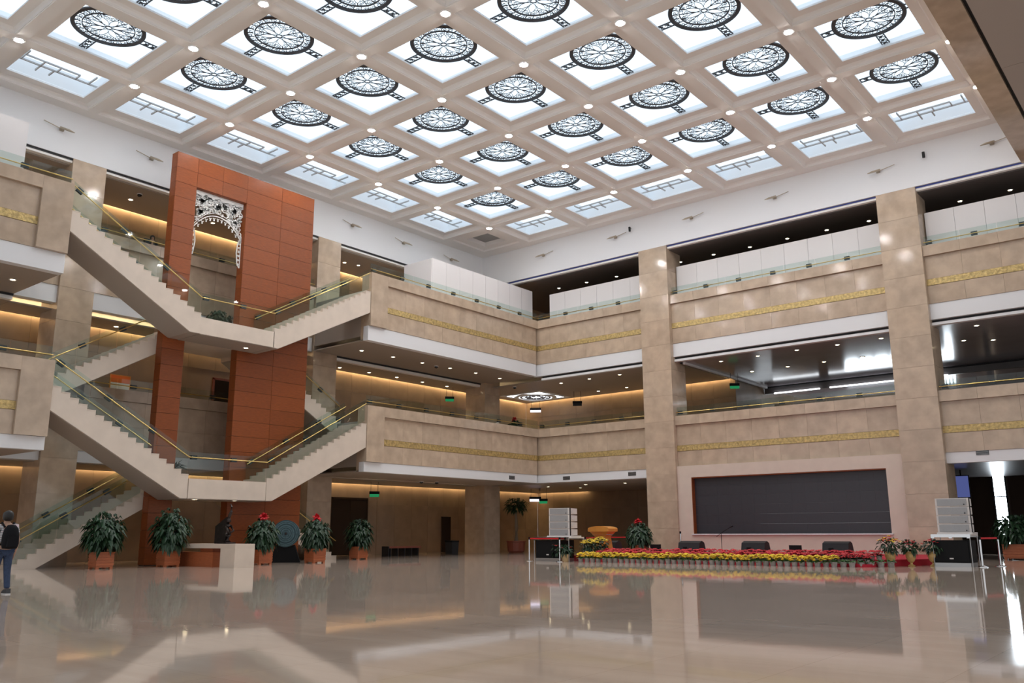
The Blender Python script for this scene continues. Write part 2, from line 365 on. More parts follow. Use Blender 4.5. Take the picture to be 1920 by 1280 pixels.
# edge beam and soffit over the camera's side
tr = setting('trim_1')
part('edge_beam', MB().box(25.8, 26.62, -45, D+8, 16.1, 19.7), 'stone', tr)
part('groove', MB().box(26.62, 26.74, -45, D+8, 16.25, 19.7), 'slot', tr)
for k in range(10):
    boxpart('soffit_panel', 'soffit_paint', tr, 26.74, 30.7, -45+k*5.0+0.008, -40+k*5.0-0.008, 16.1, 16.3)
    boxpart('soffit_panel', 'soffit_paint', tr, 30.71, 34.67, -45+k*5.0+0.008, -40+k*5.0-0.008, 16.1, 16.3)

# ------------------------------------------------------------------ coffered skylight ceiling
ceil = setting('ceiling', (0, 0, ZC))
def ring_loops(x0, x1, y0, y1, prof):
    """mitred moulding: profile of (inset from each side, height)"""
    mb = MB()
    vs = []
    for (a_, h) in prof:
        i0, i1, j0, j1 = (a_ if isinstance(a_, tuple) else (a_,)*4)
        vs += [(x0+i0, y0+j0, h), (x1-i1, y0+j0, h), (x1-i1, y1-j1, h), (x0+i0, y1-j1, h)]
    fs = []
    for i in range(len(prof)-1):
        for k in range(4): k2 = (k+1) % 4; fs.append((4*i+k, 4*i+k2, 4*i+4+k2, 4*i+4+k))
    return mb.add(vs, fs)
PROF = [(0, 0), (0.20, 0), (0.21, 0.03), (0.235, 0.03), (0.24, 0.10), (0.265, 0.14), (0.31, 0.18), (0.33, 0.20), (0.65, 0.20)]
LIP = [(0.645, 0.20), (0.645, 0.27), (0.12, 0.28), (0.12, 0.76)]
PROF_M = ring_loops(-G/2, G/2, -G/2, G/2, PROF).mesh('coffer'); LIP_M = ring_loops(-G/2, G/2, -G/2, G/2, LIP).mesh('light_well')
PANE_M = MB().box(-1.98, 1.98, -1.98, 1.98, 0.755, 0.78).mesh('skylight_pane')
def curl(cx, cy, r, a0, turns, sgn=1, n=9):
    return [(cx + r*(1-0.82*t/(n-1))*math.cos(a0+sgn*2*PI*turns*t/(n-1)), cy + r*(1-0.82*t/(n-1))*math.sin(a0+sgn*2*PI*turns*t/(n-1))) for t in range(n)]
def circ(r, n): return [(r*math.cos(2*PI*k/n), r*math.sin(2*PI*k/n)) for k in range(n)]
H = 0.62
mb = MB().ribbon(circ(1.165, 56), 0.14, 0.06, c=H, closed=True)
RING_M = mb.mesh('outer_ring')
lc = MB().ribbon(circ(0.86, 48), 0.032, 0.05, c=H, closed=True)
rg = random.Random(3)
for k in range(24):
    t = 2*PI*k/24; lc.ribbon(curl(1.0*math.cos(t), 1.0*math.sin(t), 0.105, t+rg.uniform(0, 6), 1.2, rg.choice((-1, 1)), 8), 0.011, 0.02, c=H)
    t += PI/24; lc.ribbon([(0.9*math.cos(t), 0.9*math.sin(t)), (1.0*math.cos(t+0.04), 1.0*math.sin(t+0.04)), (1.12*math.cos(t), 1.12*math.sin(t))], 0.018, 0.03, c=H)
for k in range(8):
    t = 2*PI*k/8
    def rot(q): return (q[0]*math.cos(t)-q[1]*math.sin(t), q[0]*math.sin(t)+q[1]*math.cos(t))
    lc.ribbon([rot(q) for q in ((0.10, 0), (0.25, 0.10), (0.42, 0.12), (0.58, 0.07), (0.68, 0), (0.58, -0.07), (0.42, -0.12), (0.25, -0.10))], 0.010, 0.02, c=H, closed=True)
    lc.ribbon([rot((0.68, 0)), rot((0.85, 0))], 0.03, 0.03, c=H)
    for sg in (-1, 1):
        lc.ribbon([rot(q) for q in curl(0.62, 0.17*sg, 0.12, rg.uniform(0, 6), 1.3, sg, 9)], 0.008, 0.02, c=H)
        lc.ribbon([rot(q) for q in curl(0.76, 0.10*sg, 0.07, rg.uniform(0, 6), 1.2, -sg, 7)], 0.009, 0.02, c=H)
    lc.ribbon([rot(q) for q in ((0.30, 0.125), (0.48, 0.20), (0.72, 0.30), (0.80, 0.33))], [0.006, 0.010, 0.012, 0.008], 0.03, c=H)
lc.ribbon(circ(0.10, 14), 0.02, 0.03, c=H, closed=True)
LACE_M = lc.mesh('lacework')
br = MB()
for k in range(4):
    t = PI/2*k
    def rot(q): return (q[0]*math.cos(t)-q[1]*math.sin(t), q[0]*math.sin(t)+q[1]*math.cos(t))
    for sg in (-1, 1): br.ribbon([rot((1.20, 0.13*sg)), rot((1.98, 0.13*sg))], 0.03, 0.04, c=H)
    for x in (1.30, 1.56, 1.80):
        br.ribbon([rot((x, -0.12)), rot((x+0.22, 0.12))], 0.016, 0.03, c=H); br.ribbon([rot((x, 0.12)), rot((x+0.22, -0.12))], 0.016, 0.03, c=H)
        br.ribbon([rot(q) for q in curl(x+0.11, 0.0, 0.09, 0, 1.0, 1, 8)], 0.018, 0.03, c=H)
BRACKET_M = br.mesh('bracket')
for i in range(9):
    for j in range(6):
        c = link('coffer', PROF_M, 'ceiling_paint', ceil, (G*(j+0.5), -G*(i+0.5), 0))
        link('light_well', LIP_M, 'lip_paint', c); link('skylight_pane', PANE_M, 'sky_pane', c)
        q = Pq = None
        link('medallion_ring', RING_M, 'iron', c); link('medallion_lacework', LACE_M, 'iron', c); link('medallion_bracket', BRACKET_M, 'iron', c)
# half coffers along the left and right walls
def edge_coffer(loc, lx, ly, mesh_cache={}):
    k = (lx, ly)
    if k not in mesh_cache:
        wx = 0.59 if lx < ly else 0.0; wy = 0.59 if ly < lx else 0.0
        # local box: x from -lx/2..lx/2, y from -ly/2..ly/2; wall side is -x (left wall) or +y (right wall)
        def ins(a_): return (a_+wx, a_, a_, a_+wy)
        pr = [(ins(a_) if n_ else (0, 0, 0, 0), h) for n_, (a_, h) in enumerate(PROF[:1])]
        pr = [((0, 0, 0, 0), 0.0)] + [(ins(a_) if a_ < 0.5 else ((a_+wx+0.08 if wx else a_), a_, a_, (a_+wy+0.08 if wy else a_)), h) for a_, h in PROF[1:]]
        pr = [((max(0, p_[0][0]-0.20) if wx and 0 < p_[0][0] else p_[0][0], p_[0][1], p_[0][2], max(0, p_[0][3]-0.20) if wy and 0 < p_[0][3] else p_[0][3]), p_[1]) for p_ in pr]
        last = pr[-1][0]
        M1 = ring_loops(-lx/2, lx/2, -ly/2, ly/2, pr).mesh('coffer')
        M2 = ring_loops(-lx/2, lx/2, -ly/2, ly/2, [(last, 0.20), (last, 0.27), ((last[0]-0.06 if wx else 0.3, 0.3, 0.3, last[3]-0.06 if wy else 0.3), 0.32), ((last[0]-0.06 if wx else 0.3, 0.3, 0.3, last[3]-0.06 if wy else 0.3), 1.05)]).mesh('light_well')
        M3 = MB().box(-lx/2+(last[0]-0.06 if wx else 0.3), lx/2-0.3, -ly/2+0.3, ly/2-(last[3]-0.06 if wy else 0.3), 1.04, 1.06).mesh('skylight_pane')
        lb = MB(); Lh = max(lx, ly)/2-0.32; y_ = 0.10
        cx = (-lx/2+last[0]+lx/2-last[1])/2 if wx else 0.0; cy = (ly/2-last[3]-ly/2+last[2])/2 if wy else 0.0
        def S(t, s_):  # t along the wall, s toward the hall
            return (cx-0.32+s_, t) if wx else (t, cy+0.32-s_)
        B = 0.05
        for path in ([(-Lh, 0), (Lh, 0)], [(-1.25, 0), (-1.25, 0.42), (-0.55, 0.42), (-0.55, -0.48)], [(-0.05, 0.0), (-0.05, -0.48)], [(0.05, 0), (0.05, 0.42), (0.75, 0.42), (0.75, -0.0)], [(-0.55, 0.42), (0.05, 0.42)], [(1.25, 0), (1.25, 0.75)], [(-1.25, 0.42), (-1.25, 0.8)]):
            lb.ribbon([S(*q) for q in path], B, 0.06, c=0.42)
        mesh_cache[k] = (M1, M2, M3, lb.mesh('lattice'))
    M1, M2, M3, M4 = mesh_cache[k]
    c = link('coffer', M1, 'ceiling_paint', ceil, loc); link('light_well', M2, 'lip_paint', c); link('skylight_pane', M3, 'sky_pane', c); link('lattice', M4, 'lattice_bar', c)
for i in range(9): edge_coffer((-D/2, -G*(i+0.5), 0), D, G)
for j in range(6): edge_coffer((G*(j+0.5), D/2, 0), G, D)
c = link('corner_coffer', ring_loops(-D, 0, 0, D, [((0, 0, 0, 0), 0), ((0.9, 0.2, 0.2, 0.9), 0), ((0.95, 0.25, 0.25, 0.95), 0.08), ((1.0, 0.3, 0.3, 1.0), 0.08), ((1.5, 0.8, 0.8, 1.5), 0.08), ((1.55, 0.85, 0.85, 1.55), 0.3)]).mesh('corner_coffer'), 'ceiling_paint', ceil)
link('dull_pane', MB().box(-D+1.5, -0.8, 0.8, D-1.5, 0.3, 0.33).mesh('dull_pane'), 'dull_glass', c)
link('edge_strip', MB().box(6*G, 25.85, -9*G, D, 0, 0.2).mesh('edge_strip'), 'ceiling_paint', ceil)
# crossing lamps
LT = MB().lathe([(0.20, 0), (0.20, -0.03), (0.15, -0.035), (0.15, -0.01)], 20).mesh('trim_ring'); LB = MB().lathe([(0.148, -0.012), (0.12, -0.045), (0.05, -0.06)], 20).mesh('bulb')
for j in range(7):
    for i in range(8):
        p_ = Vector((G*j, -G*i, ZC)); v = p_-CAM; dz = v.dot(FWD)
        if dz <= 0: continue
        u, w_ = 960+FPX*v.dot(RIGHT)/dz, 640+FPX*v.dot(DOWN)/dz
        if not (-10 < u < 1930 and -10 < w_ < 1290): continue
        t = thing('beam_downlight', f'downlight at ceiling beam crossing, {nth(j+1)} from left wall and {nth(i+1)} from right wall', 'ceiling light', p_, 'downlights at the ceiling beam crossings')
        link('trim_ring', LT, 'lip_paint', t); link('bulb', LB, 'bulb', t)

# ------------------------------------------------------------------ columns
def column(x0, x1, y0, y1, z1, label, h=1.36):
    t = thing('stone_column', label, 'column', ((x0+x1)/2, (y0+y1)/2, 0), 'square stone columns')
    part('core', MB().box(x0+0.03, x1-0.03, y0+0.03, y1-0.03, 0, z1), 'stone', t)
    n = round(z1/h)
    for k in range(n): boxpart('stone_block', 'stone', t, x0, x1, y0, y1, z1*k/n+0.004, z1*(k+1)/n-0.004)
column(7.35, 9.06, D, D+1.5, 16.15, 'tall square stone column left of the dark screen')
column(19.93, 21.62, D, D+1.5, 16.15, 'tall square stone column right of the dark screen')
column(-D-1.5, -D, -21.30, -19.93, 16.15, 'square stone column behind the left stair flights')
column(-D-1.5, -D, -8.82, -7.35, 16.15, 'square stone column right of the wood-clad portal')
column(-5.25, -3.70, 3.90, 5.30, 16.15, 'square stone column in the far corner of the gallery')

# ------------------------------------------------------------------ balconies
def run(axis, F):
    """box maker for a straight parapet: s along it, d outwards into the hall"""
    def bx(s0, s1, d0, d1, z0, z1): return (F+d0, F+d1, s0, s1, z0, z1) if axis == 'x' else (s0, s1, F-d0, F-d1, z0, z1)
    return bx
def balcony(label, axis, F, s0, s1, T, soffit, pillar=None, slabs=(), front=None, plain=False, plate=(), gloss=None):
    o = (F, (s0+s1)/2, soffit) if axis == 'x' else ((s0+s1)/2, F, soffit)
    t = thing('balcony', label, 'balcony', o)
    bx = run(axis, F)
    a, b = s0, s1
    if pillar == 's0': boxpart('end_pillar', 'stone', t, *bx(s0, s0+1.06, -0.5, 0.0, T-2.6, T)); a = s0+1.06
    if pillar == 's1': boxpart('end_pillar', 'stone', t, *bx(s1-1.06, s1, -0.5, 0.0, T-2.6, T)); b = s1-1.06
    n = max(1, round((b-a)/1.35))
    for k in range(n):
        u0, u1 = a+(b-a)*k/n+0.003, a+(b-a)*(k+1)/n-0.003
        boxpart('cap_slab', 'stone', t, *bx(u0, u1, -0.40, 0.0, T-0.47, T))
        boxpart('parapet_slab', 'stone', t, *bx(u0, u1, -0.40, -0.13, T-1.50, T-0.475))
        boxpart('parapet_slab', 'stone', t, *bx(u0, u1, -0.40, -0.13, T-2.60, T-1.80 if not plain else T-1.505))
    if not plain:
        part('gold_frieze', MB().box(*bx(a, b, -0.40, -0.11, T-1.79, T-1.51)), 'gold', t, label='gilded scroll relief band')
    part('white_fascia', MB().box(*bx(s0, s1, -0.5, -0.16, soffit, T-2.605)), 'white_paint', t)
    part('parapet_core', MB().box(*bx(s0+0.01, s1-0.01, -0.7, -0.42, soffit+0.02, T-0.05)), 'stone', t)
    sl = MB()
    for q in slabs: sl.box(*q)
    part('floor_slab', sl, 'soffit_paint', t)
    for k, q in enumerate(plate): part('ceiling_plate', MB().box(*q), gloss if gloss and k == len(plate)-1 else 'soffit_paint', t)
    return t, bx
CD = L3-0.01; CE = L2-0.01
# far part of the left wing
for lev, T, sof, fl, ip, nm in ((3, 13.40, 10.10, L3, 9.87, 'upper'), (2, 6.98, 3.93, L2, 3.90, 'lower')):
    xw_, yw_ = XW[lev-1], YW[lev-1]
    balcony(f'{nm} stone balcony right of the stairs with gilded band, on the left wall', 'x', XB, -8.83, YB, T, sof, 's0',
            slabs=[(-8.3, -0.4, -8.80, YB+0.6, sof+0.25, fl), (-8.3, -0.4, YB+0.6, 15, sof+0.25, fl)],
            plate=[(-D-0.05, XB-0.5, -8.82, YB+0.3, sof, sof+0.06), (xw_+0.28, -D-0.35, -8.82, yw_-0.28, ip, ip+0.05)])
    balcony(f'{nm} stone balcony left of the stairs, cut by the photo edge', 'x', XB, -34, -22.88, T, sof, 's1',
            slabs=[(-8.3, -0.4, -34, -22.9, sof+0.25, fl)], plate=[(-D-0.05, XB-0.5, -34, -22.9, sof, sof+0.06), (xw_+0.28, -D-0.35, -34, -22.9, ip, ip+0.05)])
    balcony(f'{nm} plain stone gallery parapet behind the wood-clad portal', 'x', -D, -22.88, -8.84, T, sof, None, plain=True,
            slabs=[(-8.3, -D-0.6, -22.88, -8.84, sof+0.25, fl)], plate=[(xw_+0.28, -D-0.5, -22.88, -8.84, ip, ip+0.05)])
    balcony(f'{nm} stone balcony in the far corner, left of the screen', 'y', YB, XB-0.45, 7.35, T, sof, None,
            slabs=[(-0.4, 7.9, YB+0.6, 15, sof+0.25, fl)], plate=[(-D-0.35, 8.9, YB+0.5, yw_-0.28, ip, ip+0.05)])
    balcony(f'{nm} stone balcony above the dark screen' if lev == 3 else 'lower stone balcony just above the dark screen', 'y', YB, 9.06, 19.93, T, sof if lev == 3 else 4.38, None,
            slabs=[(9.08, 19.91, YB+0.6, 5.4, sof+0.25 if lev == 3 else 4.5, fl)])
    balcony(f'{nm} stone balcony at the right photo edge', 'y', YB, 21.62, 29, T, sof, None,
            slabs=[(21.64, 28.9, YB+0.6, 5.4, sof+0.25, fl)])
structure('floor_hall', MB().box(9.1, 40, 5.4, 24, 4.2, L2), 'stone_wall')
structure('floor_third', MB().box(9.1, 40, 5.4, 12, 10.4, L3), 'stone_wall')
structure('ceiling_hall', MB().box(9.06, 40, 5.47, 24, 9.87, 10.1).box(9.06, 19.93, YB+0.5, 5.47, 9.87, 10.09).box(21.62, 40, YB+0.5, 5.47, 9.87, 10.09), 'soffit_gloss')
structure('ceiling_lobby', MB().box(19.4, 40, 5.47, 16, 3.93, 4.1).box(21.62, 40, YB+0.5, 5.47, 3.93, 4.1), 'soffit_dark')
# shutter slots under the beams
for nm, args in (('trim_2', (-D-0.30, -D-0.05, -7.35, 3.9, 10.04, 10.10)), ('trim_3', (0.3, 7.35, YB+0.34, YB+0.5, 10.0, 10.09)), ('trim_4', (9.06, 19.93, YB+0.34, YB+0.5, 10.0, 10.09)), ('trim_5', (21.62, 29, YB+0.34, YB+0.5, 10.0, 10.09)), ('trim_6', (-D-0.30, -D-0.05, -34, -22.9, 10.04, 10.10))):
    x0, x1, y0, y1, z0, z1 = args; tr = setting(nm)
    if x1-x0 < 1:
        part('slot', MB().box(x0, x1, y0, y1, z0-0.02, z1), 'slot', tr); part('track_frame', MB().box(x0-0.06, x1-0.06, y0, y1, z0-0.16, z0-0.02), 'ceiling_paint', tr)
    else:
        part('slot', MB().box(x0, x1, y0, y1, z0-0.02, z1), 'slot', tr); part('track_frame', MB().box(x0, x1, y0-0.10, y1, z0-0.14, z0-0.02), 'white_paint', tr)
# beams on the hall ceiling behind the second-floor opening
tr = setting('trim_7'); part('slot', MB().box(9.15, 9.30, 4.8, 15.4, 9.80, 9.87).box(9.15, 40, 15.3, 15.45, 9.80, 9.87), 'slot', tr)
part('track_frame', MB().box(9.30, 9.42, 4.8, 15.3, 9.76, 9.87), 'white_paint', tr); part('track_frame', MB().box(9.15, 40, 15.45, 15.6, 9.45, 9.80), 'soffit_dark', tr)
# cove strips washing the back walls
def cove(label, x0, x1, y0, y1, z): tag(link('cove_light', MB().box(x0, x1, y0, y1, z, z+0.04).mesh('cove_light'), 'cove' if z > 5 else 'cove_low'), label, 'strip light', 'warm cove strips')
for lev, z in ((1, 4.05), (2, 10.05), (3, 16.1)):
    nm = {1: 'ground floor', 2: 'second floor', 3: 'third floor'}[lev]
    cove(f'warm cove strip along the {nm} back wall right of the portal', XW[lev]+0.06, XW[lev]+0.16, -7.2 if lev > 1 else -7.0, YW[min(lev, 2)]-0.4, z)
    cove(f'warm cove strip along the {nm} back wall behind the stairs', XW[lev]+0.06, XW[lev]+0.16, -33, -9.0, z)
cove('warm cove strip along the second floor corner back wall', -6.2, 9.0, YW[2]-0.16, YW[2]-0.06, 10.05)
cove('warm cove strip along the ground floor corner back wall', -7.7, -3.6, YW[1]-0.16, YW[1]-0.06, 4.05)

# ------------------------------------------------------------------ stairs
XS = XB-0.04; XT = -1.45; XTB = -1.90
STEP_M = {}
def flight(label, x0, x1, ya, za, yb, zb, n, bottom, name='stair_flight'):
    """steps from (ya, za) up to (yb, zb); bottom = underside points from the foot to the head"""
    t = thing(name, label, 'stairs', ((x0+x1)/2, ya, za), 'stair flights')
    tr = (yb-ya)/(n-1); ri = (zb-za)/n
    poly = [(ya, za)]
    for k in range(n-1): poly += [(ya+k*tr, za+(k+1)*ri-0.03), (ya+(k+1)*tr, za+(k+1)*ri-0.03)]
    poly += bottom[::-1]
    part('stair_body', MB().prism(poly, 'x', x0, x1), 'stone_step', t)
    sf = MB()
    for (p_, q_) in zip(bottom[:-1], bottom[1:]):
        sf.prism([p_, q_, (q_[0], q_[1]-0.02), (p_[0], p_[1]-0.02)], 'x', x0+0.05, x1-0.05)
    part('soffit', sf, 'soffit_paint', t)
    for k in range(n-1):
        a_, b_ = sorted((ya+k*tr, ya+(k+1)*tr))
        boxpart('tread', 'stone_step', t, x0-0.0, x1+0.012, a_, b_+0.0, za+(k+1)*ri-0.03, za+(k+1)*ri)
    return t
def slope(ya, za, yb, zb, th, foot): return [foot, (yb, zb-th)]
flight('front flight from the upper left balcony down to the upper landing', XT, XS, -17.57, L25, -22.88, L3, 18, [(-17.57, 8.86), (-18.0, 8.86), (-22.88, 11.66)])
flight('front flight from the upper landing up to the upper right balcony', XT, XS, -14.15, L25, -8.85, L3, 18, [(-14.15, 8.84), (-13.90, 8.84), (-8.85, 11.40)])
flight('front flight from the lower left balcony down to the lower landing', XT, XS, -17.60, L15, -22.88, L2, 18, [(-17.60, 2.48), (-17.88, 2.48), (-22.88, 5.28)])
flight('front flight from the lower landing up to the lower right balcony', XT, XS, -14.10, L15, -8.85, L2, 18, [(-14.10, 2.48), (-13.80, 2.48), (-8.85, 5.02)])
XR = -1.95
flight('rear flight from the upper landing down to the lower left balcony', -3.85, XR, -22.75, L2, -17.35, L25, 19, [(-22.75, 6.0), (-22.2, 5.9), (-17.35, 8.72)])
flight('rear flight from the upper landing down to the lower right balcony', -3.85, XR, -8.60, L2, -14.05, L25, 19, [(-8.60, 6.0), (-9.2, 5.9), (-14.05, 8.72)])
flight('rear flight from the lower landing down to the floor at left', -3.85, XR, -22.80, 0, -17.40, L15, 19, [(-21.9, 0.0), (-21.9, 0.0), (-17.40, 2.55)])
flight('rear flight from the lower landing down to the floor at right', -3.85, XR, -8.55, 0, -14.0, L15, 19, [(-9.45, 0.0), (-9.45, 0.0), (-14.0, 2.55)])
for nm, z0, z1 in (('upper', 8.85, L25), ('lower', 2.48, L15)):
    t = thing('stair_landing', f'{nm} stone landing between the flights in front of the wood-clad portal', 'landing', (-0.6, -15.9, z0))
    part('landing_slab', MB().box(XT, XS, -17.57, -14.12, z0, z1), 'stone_step', t)
    part('portal_slab', MB().box(XTB, XT, -17.2, -14.85, z0+0.05, z1), 'stone_step', t)
    part('rear_slab', MB().box(-3.85, XTB-0.02, -17.35, -14.05, z0+0.05, z1), 'stone_step', t)
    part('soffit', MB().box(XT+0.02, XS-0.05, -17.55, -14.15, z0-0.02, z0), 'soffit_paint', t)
# ------------------------------------------------------------------ glass balustrades
CLAMP_M = MB().box(-0.05, 0.05, -0.12, 0.12, -0.08, 0.08).mesh('clamp'); 
def balustrade(label, pts, h, rail_h, foot=0.0, pane=1.45, every=1.9, out=(1, 0), name='glass_balustrade'):
    """pts: polyline of the balustrade's foot; panes follow it, rail and clamps sit on the hall side"""
    P3 = [Vector(p_) for p_ in pts]
    t = thing(name, label, 'railing', P3[0], 'glass balustrades'); o3 = Vector((out[0], out[1], 0))
    for a_, b_ in zip(P3[:-1], P3[1:]):
        d = b_-a_; L = Vector((d.x, d.y, 0)).length; n = max(1, round(L/pane))
        for k in range(n):
            p0 = a_+d*(k/n+0.012/L); p1 = a_+d*((k+1)/n-0.012/L); hv = Vector((0, 0, h)); th = o3*0.007; fv = Vector((0, 0, foot))
            q = [p0+fv, p1+fv, p1+hv, p0+hv]
            part('glass_panel', MB().add([x-th for x in q]+[x+th for x in q], [(0, 1, 2, 3), (7, 6, 5, 4), (0, 4, 5, 1), (1, 5, 6, 2), (2, 6, 7, 3), (3, 7, 4, 0)]), 'rail_glass', t)
    rp = [p_+Vector((0, 0, rail_h))+o3*0.07 for p_ in P3]
    part('handrail', MB().tube(rp, 0.021, 8), 'brass', t)
    for a_, b_ in zip(rp[:-1], rp[1:]):
        d = b_-a_; n = max(1, round(d.length/every))
        for k in range(n):
            p_ = a_+d*((k+0.12)/n) if n > 1 else a_+d*0.5
            c_ = link('rail_clamp', CLAMP_M, 'clamp', t, p_-t.location-o3*0.05)
            if abs(out[1]) > 0.5: c_.rotation_euler = (0, 0, PI/2)
            elif abs(d.z) > 0.1: c_.rotation_euler = (math.atan2(d.z, d.y), 0, 0)
    return t
for T, nm in ((13.40, 'upper'), (6.98, 'lower')):
    balustrade(f'glass balustrade on the {nm} balcony right of the stairs', [(XB-0.2, -8.80, T), (XB-0.2, YB+0.18, T)], 0.50, 0.20)
    balustrade(f'glass balustrade on the {nm} balcony left of the stairs', [(XB-0.2, -33.9, T), (XB-0.2, -22.92, T)], 0.50, 0.20)
    balustrade(f'glass balustrade on the {nm} far corner balcony', [(XB-0.1, YB+0.2, T), (7.33, YB+0.2, T)], 0.46, 0.18, out=(0, -1))
    balustrade(f'glass balustrade on the {nm} balcony over the screen', [(9.08, YB+0.2, T), (19.90, YB+0.2, T)], 0.46, 0.18, out=(0, -1))
    balustrade(f'glass balustrade on the {nm} balcony at the right edge', [(21.65, YB+0.2, T), (28.9, YB+0.2, T)], 0.46, 0.18, out=(0, -1))
    balustrade(f'glass balustrade on the {nm} gallery behind the portal', [(-D-0.2, -19.9, T), (-D-0.2, -8.86, T)], 0.46, 0.18)
xg = XS-0.10
def fr(label, x, pts): balustrade(label, [(x, y, z) for y, z in pts], 0.98, 0.78)
for xq, side in ((xg, 'outer'), (XT+0.12, 'inner')):
    fr(f'{side} glass balustrade of the upper front flights and landing', xq, [(-22.86, L3-0.02), (-17.57, L25+0.03), (-14.15, L25+0.03), (-8.88, L3-0.02)] if side == 'outer' else [(-14.15, L25+0.03), (-8.88, L3-0.02)])
    fr(f'{side} glass balustrade of the lower front flights and landing', xq, [(-22.86, L2-0.02), (-17.60, L15+0.03), (-14.10, L15+0.03), (-8.88, L2-0.02)] if side == 'outer' else [(-14.10, L15+0.03), (-8.88, L2-0.02)])
fr('inner glass balustrade of the upper left front flight', XT+0.12, [(-22.86, L3-0.02), (-18.4, L25+0.5)])
fr('inner glass balustrade of the lower left front flight', XT+0.12, [(-22.86, L2-0.02), (-18.4, L15+0.5)])
fr('glass balustrade of the rear flight down to the lower left balcony', XR-0.1, [(-22.7, L2+0.05), (-18.25, L25-0.50)])
fr('glass balustrade of the rear flight down to the lower right balcony', XR-0.1, [(-8.65, L2+0.05), (-11.0, L25-1.78)])
fr('near glass balustrade of the rear flight to the floor at left', XR-0.1, [(-22.75, 0.05), (-18.25, L15-0.48)])
fr('far glass balustrade of the rear flight to the floor at left', -3.75, [(-22.75, 0.05), (-18.0, L15-0.34)])
fr('glass balustrade of the rear flight to the floor at right', XR-0.1, [(-8.6, 0.05), (-11.0, L15-1.76)])

# ------------------------------------------------------------------ wood-clad portal
t = thing('wood_clad_portal', 'tall reddish wood-clad portal of square panels behind the stair landings', 'portal', (XT-0.25, -14.65, 0))
TOPZ = 16.80; RH = 0.6455; YP = [-18.20, -17.24, -16.02, -14.80, -12.95, -11.12]
core = MB().box(XTB+0.03, XT-0.04, YP[0]+0.03, YP[1]-0.03, 0, TOPZ-0.02).box(XTB+0.03, XT-0.04, YP[3]+0.03, YP[5]-0.03, 0, TOPZ-0.02).box(XTB+0.03, XT-0.04, YP[1]-0.03, YP[3]+0.03, TOPZ-2*RH+0.03, TOPZ-0.02)
part('core', core, 'wood_core', t)
for r in range(26):
    z1 = TOPZ-r*RH; z0 = max(0.0, z1-RH)+0.012
    for c_ in range(5):
        if c_ in (1, 2) and r >= 2: continue
        for xa, xb_ in ((XT-0.035, XT), (XTB, XTB+0.035)):
            boxpart('wood_panel', 'wood', t, xa, xb_, YP[c_]+0.006, YP[c_+1]-0.006, z0, z1)
    for yy, sg in ((YP[0], 1), (YP[5], -1)) + (((YP[1], -1), (YP[3], 1)) if r >= 2 else ()):
        boxpart('side_panel', 'wood', t, XTB+0.037, XT-0.037, yy, yy+sg*0.035, z0, z1)
boxpart('top_panel', 'wood', t, XTB, XT, YP[0], YP[5], TOPZ-0.0, TOPZ+0.02)
boxpart('header_soffit', 'wood', t, XTB+0.04, XT-0.04, YP[1], YP[3], TOPZ-2*RH-0.005, TOPZ-2*RH+0.028)
# carved white screen hanging in the portal head
t = thing('carved_screen', 'white carved openwork valance hanging in the head of the wood portal', 'screen', (XT-0.22, -16.02, TOPZ-2*RH))
y0, y1, zt = YP[1]+0.02, YP[3]-0.02, TOPZ-2*RH-0.01; ym = (y0+y1)/2; hw = (y1-y0)/2
band = MB().box(XT-0.24, XT-0.20, y0, y1, zt-0.24, zt)
part('top_band', band, 'lace', t)
lw = MB(); xc = XT-0.24; rg = random.Random(5)
def arch(y): u = abs(y-ym)/hw; return zt-0.92-0.85*u**2.2      # lower edge of the valance
def strip(pts, w, th=0.04): lw.ribbon(pts, w, th, plane='yz', c=xc)
for off, w_ in ((0.0, 0.035), (0.12, 0.022)):
    strip([(y0+(y1-y0)*k/32, arch(y0+(y1-y0)*k/32)+off) for k in range(33)], w_)
for k in range(120):
    yy = rg.uniform(y0+0.08, y1-0.08); zz = rg.uniform(arch(yy)+0.12, zt-0.22)
    r_ = rg.uniform(0.07, 0.15)
    strip([(max(y0, min(y1, q[0])), q[1]) for q in curl(yy, zz, r_, rg.uniform(0, 6), rg.uniform(0.9, 1.4), rg.choice((-1, 1)), 9)], rg.uniform(0.028, 0.045))
for yy, zz in ((ym, zt-0.45), (ym-0.8, zt-0.42), (ym+0.8, zt-0.42), (ym-0.85, zt-0.95), (ym+0.85, zt-0.95)):
    for k in range(8):
        tt = PI/4*k; strip([(yy, zz), (yy+0.1*math.cos(tt), zz+0.1*math.sin(tt)), (yy+0.17*math.cos(tt), zz+0.17*math.sin(tt))], [0.07, 0.09, 0.01])
for k in range(13):
    yy = y0+0.1+(y1-y0-0.2)*k/12; zz = arch(yy)-0.07
    strip([(yy+0.055*math.cos(a_), zz+0.055*math.sin(a_)) for a_ in [PI*(0.1+0.8*q/6)+PI for q in range(7)]], 0.03)
    strip([(yy, zz-0.05), (yy, zz-0.15)], [0.03, 0.06])
for ys, sg in ((y0, 1), (y1, -1)):
    tail = [(ys+sg*0.02, zt-1.6), (ys+sg*0.16, zt-1.85), (ys+sg*0.20, zt-2.3), (ys+sg*0.14, zt-2.75), (ys+sg*0.03, zt-2.95)]
    strip(tail, 0.035); strip([(ys+sg*0.015, zt-1.5), (ys+sg*0.015, zt-2.95)], 0.03)
    for k in range(6): strip([q for q in curl(ys+sg*0.09, zt-1.85-0.19*k, 0.06, k, 1.1, sg, 8)], 0.028)
part('openwork', lw, 'lace', t)

